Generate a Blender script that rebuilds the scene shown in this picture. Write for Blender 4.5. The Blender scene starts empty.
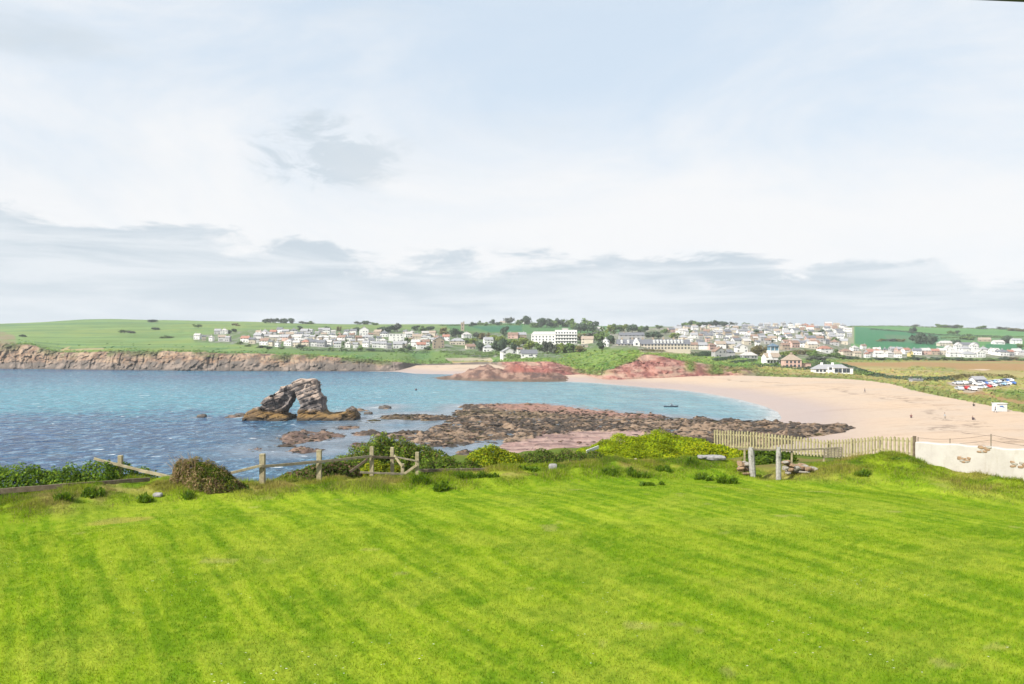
import bpy, math, random
import numpy as np
from mathutils import Vector, Matrix
random.seed(7)
RNG = np.random.default_rng(7)
SC = bpy.context.scene
COL = SC.collection

# ------------------------------------------------------------------ camera, sky, sun, exposure
F = 796.0; CX = 512.0; CY = 342.0; CAMZ = 22.0
cam_d = bpy.data.cameras.new('camera'); cam_d.sensor_width = 36.0; cam_d.lens = 36.0*F/1024.0
cam_d.clip_start = 0.1; cam_d.clip_end = 20000
cam = bpy.data.objects.new('camera', cam_d); COL.objects.link(cam)
cam.location = (0, 0, CAMZ); cam.rotation_euler = (math.radians(90), 0, 0)
SC.camera = cam
SUN = Vector((-0.62, -0.44, 0.66)).normalized()
SUN_EL = math.asin(SUN.z); SUN_AZ = math.atan2(SUN.x, SUN.y)
sun_d = bpy.data.lights.new('sun', 'SUN'); sun_d.energy = 4.2; sun_d.angle = math.radians(0.6); sun_d.color = (1.0, 0.95, 0.88)
sun = bpy.data.objects.new('sun', sun_d); COL.objects.link(sun)
sun.rotation_euler = SUN.to_track_quat('Z', 'Y').to_euler()
SC.view_settings.view_transform = 'Standard'; SC.view_settings.look = 'None'
SC.view_settings.gamma = 1.0; SC.view_settings.use_curve_mapping = False
SC.view_settings.exposure = 1.0

class NT:
    """small node-tree writer"""
    def __init__(s, tree): s.t = tree; s.n = tree.nodes; s.l = tree.links
    def node(s, typ, **kw):
        n = s.n.new(typ)
        for k, v in kw.items(): setattr(n, k, v)
        return n
    def put(s, sock, v):
        if hasattr(v, 'is_linked') or isinstance(v, bpy.types.NodeSocket): s.l.new(v, sock)
        elif v is not None:
            if sock.type == 'RGBA' and not isinstance(v, (int, float)) and len(v) == 3: v = (*v, 1)
            sock.default_value = v
    def m(s, op, a, b=None, c=None, clamp=False):
        n = s.n.new('ShaderNodeMath'); n.operation = op; n.use_clamp = clamp
        s.put(n.inputs[0], a)
        if b is not None: s.put(n.inputs[1], b)
        if c is not None: s.put(n.inputs[2], c)
        return n.outputs[0]
    def mix(s, f, a, b, blend='MIX'):
        n = s.n.new('ShaderNodeMix'); n.data_type = 'RGBA'; n.blend_type = blend; n.clamp_factor = True
        s.put(n.inputs[0], f); s.put(n.inputs[6], a); s.put(n.inputs[7], b)
        return n.outputs[2]
    def noise(s, vec, scale, detail=3, rough=0.55, dist=0.0, out=0):
        n = s.n.new('ShaderNodeTexNoise'); n.inputs['Scale'].default_value = scale
        n.inputs['Detail'].default_value = detail; n.inputs['Roughness'].default_value = rough
        n.inputs['Distortion'].default_value = dist
        if vec is not None: s.l.new(vec, n.inputs['Vector'])
        return n.outputs[out]
    def ramp(s, f, stops):
        n = s.n.new('ShaderNodeValToRGB'); cr = n.color_ramp
        while len(cr.elements) < len(stops): cr.elements.new(0.5)
        for e, (p, c) in zip(cr.elements, stops):
            e.position = p; e.color = (*c, 1) if len(c) == 3 else c
        s.l.new(f, n.inputs[0]); return n.outputs[0]
    def smooth(s, v, a, b):
        n = s.n.new('ShaderNodeMapRange'); n.interpolation_type = 'SMOOTHSTEP'
        s.put(n.inputs[0], v); n.inputs[1].default_value = a; n.inputs[2].default_value = b
        return n.outputs[0]
    def comb(s, x, y, z):
        n = s.n.new('ShaderNodeCombineXYZ'); s.put(n.inputs[0], x); s.put(n.inputs[1], y); s.put(n.inputs[2], z)
        return n.outputs[0]
    def sep(s, v):
        n = s.n.new('ShaderNodeSeparateXYZ'); s.l.new(v, n.inputs[0]); return n.outputs

# ---- world: Nishita sky behind thin high cloud and a low bank of grey cloud
W = bpy.data.worlds.new('World'); SC.world = W; W.use_nodes = True
def build_world():
    t = NT(W.node_tree); W.node_tree.nodes.clear()
    sky = t.node('ShaderNodeTexSky', sky_type='NISHITA', sun_disc=False)
    sky.sun_elevation = SUN_EL; sky.sun_rotation = SUN_AZ % (2*math.pi)
    sky.air_density = 1.0; sky.dust_density = 1.2; sky.ozone_density = 1.0
    d = t.node('ShaderNodeTexCoord').outputs['Generated']
    x, y, z = t.sep(d)
    hyp = t.m('SQRT', t.m('ADD', t.m('MULTIPLY', x, x), t.m('MULTIPLY', y, y)))
    e = t.m('DIVIDE', z, t.m('MAXIMUM', hyp, 0.02))         # tangent of the elevation
    a = t.m('ARCTAN2', x, y)                                 # azimuth from north
    ka = 1.0                                                 # cloud value at strength 0.1
    k = 4.75
    white = (k*0.985, k*0.995, k*1.01); grey = (k*0.600, k*0.695, k*0.780); lgrey = (k*0.80, k*0.855, k*0.91)
    blue = (k*0.73, k*0.845, k*0.965)
    # high veil: more opaque low down, thinner overhead
    v1 = t.noise(t.comb(t.m('MULTIPLY', a, 2.2), t.m('MULTIPLY', e, 5.5), 0.3), 1.0, 6, 0.62, 0.6)
    v2 = t.noise(t.comb(t.m('MULTIPLY', a, 3.2), t.m('MULTIPLY', e, 11.0), 4.3), 1.3, 7, 0.6, 0.3)
    blob = lambda a0, e0, sa, se: t.m('ADD', t.m('POWER', t.m('DIVIDE', t.m('SUBTRACT', a, a0), sa), 2.0), t.m('POWER', t.m('DIVIDE', t.m('SUBTRACT', e, e0), se), 2.0))
    veil = t.m('ADD', t.m('MULTIPLY', t.m('SUBTRACT', v1, 0.5), 1.0), t.m('SUBTRACT', 1.02, t.m('MULTIPLY', e, 0.95)))
    gap = t.m('EXPONENT', t.m('MULTIPLY', blob(0.03, 0.31, 0.30, 0.10), -1.0))
    gap2 = t.m('EXPONENT', t.m('MULTIPLY', blob(-0.62, 0.19, 0.16, 0.05), -1.0))
    veil = t.m('SUBTRACT', t.m('SUBTRACT', veil, t.m('MULTIPLY', gap, 0.22)), t.m('MULTIPLY', gap2, 0.10))
    veil = t.smooth(veil, 0.42, 0.98)
    clear = t.mix(0.88, sky.outputs[0], blue)
    c = t.mix(veil, clear, white)
    # soft grey patches in the veil
    gp = t.m('EXPONENT', t.m('MULTIPLY', blob(-0.235, 0.232, 0.088, 0.050), -1.0))
    gp2 = t.m('EXPONENT', t.m('MULTIPLY', blob(-0.56, 0.325, 0.11, 0.045), -1.0))
    rag = t.noise(t.comb(t.m('MULTIPLY', a, 13.0), t.m('MULTIPLY', e, 30.0), 5.0), 1.0, 10, 0.68, 0.9)
    gp = t.m('MULTIPLY', gp, t.m('ADD', t.m('MULTIPLY', t.m('SUBTRACT', rag, 0.5), 4.2), 0.80))
    gp = t.m('ADD', t.m('ADD', t.m('MULTIPLY', gp, 1.60), t.m('MULTIPLY', gp2, 0.80)), t.m('MULTIPLY', t.m('SUBTRACT', v2, 0.5), 1.9))
    c = t.mix(t.m('MULTIPLY', t.smooth(gp, 0.36, 1.15), 0.66), c, grey)
    wisp = t.m('MULTIPLY', t.smooth(t.m('ADD', v2, t.m('MULTIPLY', a, -0.10)), 0.54, 0.74), 0.30)
    c = t.mix(wisp, c, lgrey)
    # low bank of grey cloud
    n3 = t.noise(t.comb(t.m('MULTIPLY', a, 5.0), t.m('MULTIPLY', e, 17.0), 2.1), 1.6, 9, 0.64, 0.35)
    n4 = t.noise(t.comb(t.m('MULTIPLY', a, 3.6), t.m('MULTIPLY', e, 34.0), 7.7), 1.2, 8, 0.62, 0.5)
    top = t.m('ADD', t.m('MULTIPLY', a, -0.045), 0.110)
    top = t.m('ADD', top, t.m('MULTIPLY', t.m('POWER', t.m('MAXIMUM', t.m('MULTIPLY', a, -1.0), 0.0), 2.0), 0.03))
    lump = t.m('MULTIPLY', t.m('SUBTRACT', n3, 0.50), 0.165)
    bank = t.smooth(t.m('SUBTRACT', t.m('ADD', top, lump), e), -0.004, 0.020)
    tone = t.m('ADD', t.m('MULTIPLY', n4, 1.3), t.m('MULTIPLY', n3, -0.15))
    bcol = t.mix(t.smooth(tone, 0.36, 0.80), grey, (k*0.84, k*0.895, k*0.945))
    rim = t.smooth(t.m('SUBTRACT', top, e), 0.03, 0.11)
    bcol = t.mix(t.m('MULTIPLY', rim, 0.35), bcol, (k*0.80, k*0.865, k*0.925))
    c = t.mix(t.m('MULTIPLY', bank, 0.90), c, bcol)
    bg = t.node('ShaderNodeBackground'); bg.inputs[1].default_value = 0.1
    t.l.new(c, bg.inputs[0])
    o = t.node('ShaderNodeOutputWorld'); t.l.new(bg.outputs[0], o.inputs[0])
build_world()

# ------------------------------------------------------------------ helpers
def lin(r, g, b, k=1.0):
    f = lambda c: ((c/255+0.055)/1.055)**2.4 if c > 10 else c/255/12.92
    return tuple(k*f(c) for c in (r, g, b))
def at(px, py, Y): return Vector(((px-CX)/F*Y, Y, CAMZ-(py-CY)/F*Y))

def hash2(ix, iy, seed):
    h = (ix.astype(np.int64)*374761393 + iy.astype(np.int64)*668265263 + seed*982451653) & 0xFFFFFFFF
    h = ((h ^ (h >> 13))*1274126177) & 0xFFFFFFFF
    return ((h ^ (h >> 16)) & 0xFFFF)/65535.0
def vnoise(x, y, seed=0):
    x = np.asarray(x, float); y = np.asarray(y, float)
    ix = np.floor(x); iy = np.floor(y); fx = x-ix; fy = y-iy
    ux = fx*fx*(3-2*fx); uy = fy*fy*(3-2*fy)
    ix = ix.astype(np.int64); iy = iy.astype(np.int64)
    a = hash2(ix, iy, seed); b = hash2(ix+1, iy, seed); c = hash2(ix, iy+1, seed); d = hash2(ix+1, iy+1, seed)
    return (a+(b-a)*ux)*(1-uy)+(c+(d-c)*ux)*uy
def fbm(x, y, seed=0, oct=4, gain=0.5):
    s = 0; amp = 1; tot = 0
    for o in range(oct):
        s = s+amp*vnoise(x*2**o+17.3*o, y*2**o+9.1*o, seed+o); tot += amp; amp *= gain
    return s/tot
def fbm3(x, y, z, seed=0, oct=3):
    return (fbm(x+0.37*z, y-0.53*z, seed, oct)+fbm(y+0.41*x, z+0.29*x, seed+31, oct)+fbm(z-0.33*y, x+0.47*y, seed+57, oct))/3
def sstep(a, b, x):
    t = np.clip((x-a)/(b-a), 0, 1); return t*t*(3-2*t)
def lerp(a, b, t): return a+(b-a)*t
def C(c): return np.array(c, float)
def mixc(base, col, t): return base+(C(col)-base)*t[..., None]

def big_mesh(name, V, Fc, mat, cols=None, smooth=True, parent=None):
    """V (n,3), Fc (m,k) with one k for all faces"""
    V = np.ascontiguousarray(V, np.float32); Fc = np.ascontiguousarray(Fc, np.int32)
    me = bpy.data.meshes.new(name); m, k = Fc.shape
    me.vertices.add(len(V)); me.vertices.foreach_set('co', V.ravel())
    me.loops.add(m*k); me.loops.foreach_set('vertex_index', Fc.ravel())
    me.polygons.add(m); me.polygons.foreach_set('loop_start', np.arange(0, m*k, k, dtype=np.int32))
    me.polygons.foreach_set('loop_total', np.full(m, k, np.int32))
    me.polygons.foreach_set('use_smooth', np.full(m, smooth, bool))
    me.update(calc_edges=True)
    if cols is not None:
        at_ = me.attributes.new('tint', 'FLOAT_COLOR', 'POINT')
        cc = np.ones((len(V), 4), np.float32); cc[:, :3] = cols
        at_.data.foreach_set('color', cc.ravel())
    me.materials.append(mat)
    o = bpy.data.objects.new(name, me); COL.objects.link(o)
    if parent: o.parent = parent
    return o
def grid_faces(nr, nc):
    i = np.arange(nr-1)[:, None]*nc+np.arange(nc-1)[None, :]
    return np.stack([i, i+1, i+nc+1, i+nc], -1).reshape(-1, 4)
def tag(o, label=None, cat=None, group=None, kind=None):
    if label: o['label'] = label
    if cat: o['category'] = cat
    if group: o['group'] = group
    if kind: o['kind'] = kind
    return o
def empty(name, loc, label, cat, group=None, rz=0):
    o = bpy.data.objects.new(name, None); COL.objects.link(o); o.location = loc; o.rotation_euler = (0, 0, rz)
    o.empty_display_size = 0.3
    return tag(o, label, cat, group)
class MB:
    """collects simple shapes into one mesh"""
    def __init__(s): s.v = []; s.f = []
    def add(s, vs, fs):
        n = len(s.v); s.v += [tuple(v) for v in vs]; s.f += [tuple(i+n for i in f) for f in fs]; return s
    def box(s, x0, x1, y0, y1, z0, z1):
        return s.add([(x0,y0,z0),(x1,y0,z0),(x1,y1,z0),(x0,y1,z0),(x0,y0,z1),(x1,y0,z1),(x1,y1,z1),(x0,y1,z1)],
                     [(0,3,2,1),(4,5,6,7),(0,1,5,4),(1,2,6,5),(2,3,7,6),(3,0,4,7)])
    def bar(s, p, q, w, h, up=(0, 0, 1), jit=0.0):
        """square bar from p to q"""
        p = Vector(p); q = Vector(q); d = (q-p).normalized(); up = Vector(up)
        if abs(d.dot(up)) > 0.95: up = Vector((1, 0, 0))
        sd = d.cross(up).normalized(); u = sd.cross(d).normalized()
        L = []
        n = max(1, int((q-p).length/0.6)) if jit else 1
        for i in range(n+1):
            c = p.lerp(q, i/n)+Vector([random.uniform(-jit, jit) for _ in range(3)])
            L += [c-sd*w/2-u*h/2, c+sd*w/2-u*h/2, c+sd*w/2+u*h/2, c-sd*w/2+u*h/2]
        fs = [(3, 2, 1, 0), tuple(range(4*n, 4*n+4))]
        for i in range(n):
            for j in range(4):
                fs.append((4*i+j, 4*i+(j+1) % 4, 4*i+4+(j+1) % 4, 4*i+4+j))
        return s.add(L, fs)
    def tube(s, pts, rad, sides=8):
        pts = [Vector(p) for p in pts]; n = len(pts); vs = []; fs = []
        for i, p in enumerate(pts):
            d = (pts[min(i+1, n-1)]-pts[max(i-1, 0)]).normalized()
            up = Vector((0, 0, 1)) if abs(d.z) < 0.9 else Vector((1, 0, 0))
            a = d.cross(up).normalized(); b = d.cross(a)
            r = rad[i] if hasattr(rad, '__len__') else rad
            for k in range(sides):
                t = 2*math.pi*k/sides; vs.append(p+a*(r*math.cos(t))+b*(r*math.sin(t)))
        for i in range(n-1):
            for k in range(sides):
                fs.append((i*sides+k, i*sides+(k+1) % sides, (i+1)*sides+(k+1) % sides, (i+1)*sides+k))
        fs.append(tuple(range(sides))[::-1]); fs.append(tuple(range((n-1)*sides, n*sides)))
        return s.add(vs, fs)
    def build(s, name, mat, parent=None, bevel=0.0, smooth=False):
        me = bpy.data.meshes.new(name); me.from_pydata(s.v, [], s.f); me.update()
        if smooth:
            me.polygons.foreach_set('use_smooth', [True]*len(me.polygons))
        me.materials.append(mat)
        o = bpy.data.objects.new(name, me); COL.objects.link(o)
        if parent: o.parent = parent
        if bevel:
            b = o.modifiers.new('bevel', 'BEVEL'); b.width = bevel; b.segments = 2; b.limit_method = 'ANGLE'
        return o

# ------------------------------------------------------------------ materials
def mat_new(name):
    m = bpy.data.materials.new(name); m.use_nodes = True; m.node_tree.nodes.clear()
    t = NT(m.node_tree); o = t.node('ShaderNodeOutputMaterial'); p = t.node('ShaderNodeBsdfPrincipled')
    t.l.new(p.outputs[0], o.inputs[0]); return m, t, p, o
def pos(t): return t.node('ShaderNodeNewGeometry').outputs['Position']
def objco(t): return t.node('ShaderNodeTexCoord').outputs['Object']
def bump(t, p, h, strength, dist):
    b = t.node('ShaderNodeBump'); b.inputs['Strength'].default_value = strength; b.inputs['Distance'].default_value = dist
    t.l.new(h, b.inputs['Height']); t.l.new(b.outputs[0], p.inputs['Normal'])
def simple(name, col, rough=0.7, var=0.18, scale=3.0, bmp=0.0, metal=0.0, col2=None):
    m, t, p, o = mat_new(name)
    n = t.noise(objco(t), scale, 5, 0.6)
    c2 = col2 or tuple(c*(1-var*1.6) for c in col); c1 = tuple(min(c*(1+var*0.6), 0.9) for c in col) if not col2 else col
    c = t.ramp(n, [(0.3, c2), (0.68, c1)])
    t.l.new(c, p.inputs['Base Color']); p.inputs['Roughness'].default_value = rough; p.inputs['Metallic'].default_value = metal
    if bmp: bump(t, p, n, bmp, 0.02)
    return m
def tint_mat(name, rough=0.85, nscale=0.5, amt=0.25, spec=0.25, bscale=0, bstr=0.3, bdist=0.5, trans=0.0, vscale=None):
    """colour from the mesh's tint attribute, broken up by fine noise"""
    m, t, p, o = mat_new(name)
    at_ = t.node('ShaderNodeAttribute', attribute_name='tint').outputs['Color']
    P = pos(t)
    n = t.noise(P, nscale, 5, 0.65)
    f = t.m('ADD', t.m('MULTIPLY', t.m('SUBTRACT', n, 0.5), amt*4), 1.0)
    hs = t.node('ShaderNodeHueSaturation'); t.put(hs.inputs['Value'], f); t.l.new(at_, hs.inputs['Color'])
    c = hs.outputs[0]
    t.l.new(c, p.inputs['Base Color']); p.inputs['Roughness'].default_value = rough
    p.inputs['Specular IOR Level'].default_value = spec
    if bscale: bump(t, p, t.noise(P, bscale, 6, 0.65), bstr, bdist)
    if trans:
        tr = t.node('ShaderNodeBsdfTranslucent'); t.l.new(c, tr.inputs[0])
        mx = t.node('ShaderNodeMixShader'); mx.inputs[0].default_value = trans
        t.l.new(p.outputs[0], mx.inputs[1]); t.l.new(tr.outputs[0], mx.inputs[2]); t.l.new(mx.outputs[0], o.inputs[0])
    return m
# ------------------------------------------------------------------ sea
def sea():
    m, t, p, o = mat_new('sea_water')
    P = pos(t); x, y, z = t.sep(P)
    big = t.noise(t.comb(t.m('MULTIPLY', x, 0.010), t.m('MULTIPLY', y, 0.011), 0.0), 1.0, 4, 0.55, 0.5)
    sm = t.noise(t.comb(t.m('MULTIPLY', x, 0.09), t.m('MULTIPLY', y, 0.05), 3.0), 1.0, 5, 0.65, 0.4)
    fine = t.noise(t.comb(t.m('MULTIPLY', x, 0.52), t.m('MULTIPLY', y, 0.23), 1.0), 1.0, 4, 0.68, 0.6)
    # shallow over sand towards the beach, weedy and deeper towards the open left
    bay = t.smooth(t.m('ADD', t.m('ADD', x, t.m('MULTIPLY', y, 0.10)), t.m('MULTIPLY', sm, 30.0)), -70.0, 95.0)
    deep = t.mix(t.smooth(big, 0.40, 0.60), (0.010, 0.060, 0.150), (0.016, 0.150, 0.230))
    deep = t.mix(t.m('MULTIPLY', t.smooth(sm, 0.45, 0.65), 0.6), deep, (0.030, 0.205, 0.275))
    yw = t.m('ADD', y, t.m('MULTIPLY', t.m('SUBTRACT', sm, 0.5), 110.0))
    near_ = t.smooth(yw, 262.0, 205.0)
    deep = t.mix(t.m('MULTIPLY', near_, 0.80), deep, (0.034, 0.092, 0.180))
    band = t.m('MULTIPLY', t.smooth(yw, 222.0, 275.0), t.smooth(yw, 560.0, 330.0))
    deep = t.mix(t.m('MULTIPLY', band, 0.70), deep, (0.070, 0.270, 0.320))
    ruf = t.noise(t.comb(t.m('MULTIPLY', x, 0.34), t.m('MULTIPLY', y, 0.15), 6.0), 1.0, 5, 0.70, 0.8)
    dk = t.m('SUBTRACT', 1.0, t.m('MULTIPLY', band, 0.65))
    deep = t.mix(t.m('MULTIPLY', t.m('MULTIPLY', t.smooth(ruf, 0.50, 0.57), 0.75), dk), deep, (0.007, 0.034, 0.100))  # light and shade of the chop painted into the water as flecks
    deep = t.mix(t.m('MULTIPLY', t.m('MULTIPLY', t.smooth(fine, 0.49, 0.55), 0.80), dk), deep, (0.007, 0.036, 0.105))
    deep = t.mix(t.m('MULTIPLY', t.smooth(fine, 0.45, 0.39), 0.65), deep, (0.165, 0.265, 0.360))
    shal = t.mix(t.smooth(sm, 0.35, 0.65), (0.092, 0.218, 0.262), (0.145, 0.270, 0.295))
    c = t.mix(t.m('MULTIPLY', bay, 0.85), deep, shal)
    at_ = t.node('ShaderNodeAttribute', attribute_name='tint')
    sr, sg, sb = t.sep(at_.outputs['Color'])
    c = t.mix(t.m('MULTIPLY', sg, 0.85), c, t.mix(t.smooth(sm, 0.40, 0.62), (0.150, 0.180, 0.215), (0.075, 0.095, 0.115)))  # grey sky reflection painted into the still water round the reef
    c = t.mix(sr, c, (0.34, 0.36, 0.36))
    # a few whitecaps in the open water
    cap = t.noise(t.comb(t.m('MULTIPLY', x, 0.16), t.m('MULTIPLY', y, 0.42), 8.0), 1.0, 3, 0.6, 0.6)
    capm = t.m('MULTIPLY', t.smooth(cap, 0.675, 0.71), t.smooth(x, -10.0, -45.0))
    c = t.mix(capm, c, (0.60, 0.63, 0.65))
    t.l.new(c, p.inputs['Base Color'])
    p.inputs['Roughness'].default_value = 0.22; p.inputs['IOR'].default_value = 1.33
    p.inputs['Specular IOR Level'].default_value = 0.30
    w1 = t.noise(t.comb(t.m('MULTIPLY', x, 0.33), t.m('MULTIPLY', y, 0.45), 0.0), 1.0, 5, 0.62, 0.7)
    w2 = t.noise(t.comb(t.m('MULTIPLY', x, 0.08), t.m('MULTIPLY', y, 0.10), 5.0), 1.0, 3, 0.6, 0.5)
    h = t.m('ADD', t.m('MULTIPLY', w1, 0.9), t.m('MULTIPLY', w2, 2.2))
    b_ = t.node('ShaderNodeBump'); t.put(b_.inputs['Strength'], t.m('SUBTRACT', 0.95, t.m('MULTIPLY', sg, 0.75))); b_.inputs['Distance'].default_value = 2.0
    t.l.new(h, b_.inputs['Height']); t.l.new(b_.outputs[0], p.inputs['Normal'])
    # plane fine near the shore so that shore foam can be carried by the mesh
    px = np.arange(-700, 1700, 4.0); Y = np.concatenate([np.linspace(60, 300, 200), np.linspace(304, 760, 110), [900, 1200, 1800, 2460]])
    PX, YY = np.meshgrid(px, Y); X = (PX-CX)/F*YY
    V = np.stack([X, YY, np.zeros_like(X)], -1).reshape(-1, 3)
    d = shore_dist(X.ravel(), YY.ravel())
    foam = np.maximum(sstep(-13, -1, d+4*(fbm(X.ravel()*0.08, YY.ravel()*0.08, 3)-0.5))*0.55, sstep(-4.5, -2.0, d+5*(fbm(X.ravel()*0.15, YY.ravel()*0.15, 7)-0.5)))*(X.ravel() > 10)
    calm = sstep(14, 2, reef_sdf(X.ravel(), YY.ravel())+6*(fbm(X.ravel()*0.06, YY.ravel()*0.06, 4)-0.5))*sstep(-75, -40, X.ravel())
    lace = sstep(3.0, 0.2, np.abs(reef_sdf(X.ravel(), YY.ravel())+5*(fbm(X.ravel()*0.12, YY.ravel()*0.2, 6)-0.5)))*sstep(0.52, 0.66, fbm(X.ravel()*0.25, YY.ravel()*0.3, 9))*0.8*(YY.ravel() > 215)
    cols = np.stack([np.maximum(foam, lace), calm, 0*foam], -1)
    ob = big_mesh('sea', V, grid_faces(len(Y), len(px)), m, cols, True)
    return tag(ob, 'blue choppy bay water turning turquoise towards the sand', 'sea', kind='structure')

def poly_sdf(x, y, poly):
    """signed distance, negative inside"""
    poly = np.asarray(poly, float); x = np.asarray(x, float); y = np.asarray(y, float)
    d = np.full(x.shape, 1e18); inside = np.zeros(x.shape, bool); n = len(poly)
    for i in range(n):
        ax, ay = poly[i]; bx, by = poly[(i+1) % n]
        ex, ey = bx-ax, by-ay; wx, wy = x-ax, y-ay
        t = np.clip((wx*ex+wy*ey)/(ex*ex+ey*ey+1e-12), 0, 1)
        d = np.minimum(d, (wx-ex*t)**2+(wy-ey*t)**2)
        c = ((ay > y) != (by > y)) & (x < (bx-ax)*(y-ay)/(by-ay+1e-12)+ax)
        inside ^= c
    return np.where(inside, -1, 1)*np.sqrt(d)
def plan(pts, z=0.0):
    out = []
    for px, py in pts:
        Y = (CAMZ-z)*F/(py-CY); out.append(((px-CX)/F*Y, Y))
    return out

# land side of the waterline: sand polygon seen in plan (closed far behind)
SAND = plan([(300, 371.0), (395, 371.6), (415, 373.6), (440, 374.2), (470, 374.6), (520, 379), (545, 381), (572, 381.6), (600, 383), (640, 386.6), (680, 389.8),
             (712, 394), (742, 400), (764, 406), (778, 412), (782, 418), (772, 426), (760, 436), (740, 450), (700, 480)])
SAND = [(-230, 900)]+SAND+[(40, 60), (400, -200), (600, 900)]
def shore_dist(x, y): return -poly_sdf(x, y, SAND)       # positive on the sand

def beach():
    px = np.arange(280, 1500, 2.0); Y = np.concatenate([np.linspace(95, 300, 206), np.linspace(302, 640, 120)])
    PX, YY = np.meshgrid(px, Y); X = ((PX-CX)/F*YY).ravel(); Yr = YY.ravel()
    d = shore_dist(X, Yr)
    z = np.where(d > 0, 4.6*(1-np.exp(-d/40.0)), d*0.06)
    z = np.clip(z, -2.5, 6)+0.16*(fbm(X*0.05, Yr*0.05, 5)-0.5)*sstep(0, 30, d)+0.05*(fbm(X*0.35, Yr*0.35, 8)-0.5)*sstep(3, 12, d)
    m, t, p, o = mat_new('beach_sand')
    P = pos(t); xx, yy, zz = t.sep(P)
    n1 = t.noise(P, 0.035, 6, 0.62); n2 = t.noise(P, 0.5, 5, 0.7)
    n3 = t.noise(t.comb(t.m('MULTIPLY', xx, 0.02), t.m('MULTIPLY', yy, 0.06), 0.0), 1.0, 6, 0.65, 1.0)
    c = t.mix(t.smooth(n1, 0.36, 0.64), (0.415, 0.310, 0.220), (0.385, 0.302, 0.230))
    c = t.mix(t.m('MULTIPLY', t.smooth(n3, 0.54, 0.72), 0.75), c, (0.270, 0.185, 0.120))
    c = t.mix(t.m('MULTIPLY', t.smooth(n2, 0.45, 0.8), 0.35), c, (0.24, 0.175, 0.125))
    trk = t.noise(t.comb(t.m('MULTIPLY', xx, 0.05), t.m('MULTIPLY', yy, 0.30), 2.0), 1.0, 7, 0.72, 1.5)
    c = t.mix(t.m('MULTIPLY', t.smooth(trk, 0.56, 0.66), 0.55), c, (0.255, 0.180, 0.125))
    tl = t.smooth(t.m('ABSOLUTE', t.m('SUBTRACT', t.m('ADD', zz, t.m('MULTIPLY', t.m('SUBTRACT', n1, 0.5), 2.2)), 3.0)), 0.10, 0.0)
    c = t.mix(t.m('MULTIPLY', t.m('MULTIPLY', tl, t.smooth(n2, 0.44, 0.60)), 0.75), c, (0.120, 0.085, 0.060))
    wet = t.smooth(t.m('ADD', zz, t.m('MULTIPLY', t.m('SUBTRACT', n1, 0.5), 1.6)), 2.5, 0.9)
    c = t.mix(t.m('MULTIPLY', wet, 0.75), c, (0.290, 0.225, 0.205))
    t.l.new(c, p.inputs['Base Color'])
    t.put(p.inputs['Roughness'], t.m('SUBTRACT', 0.9, t.m('MULTIPLY', wet, 0.45)))
    p.inputs['Specular IOR Level'].default_value = 0.3
    bump(t, p, t.m('ADD', n2, t.m('MULTIPLY', n3, 2.0)), 0.3, 0.12)
    ob = big_mesh('beach', np.stack([X, Yr, z], -1), grid_faces(len(Y), len(px)), m)
    return tag(ob, 'wide pale pink sand beach curving round the bay', 'beach', kind='structure')

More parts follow.
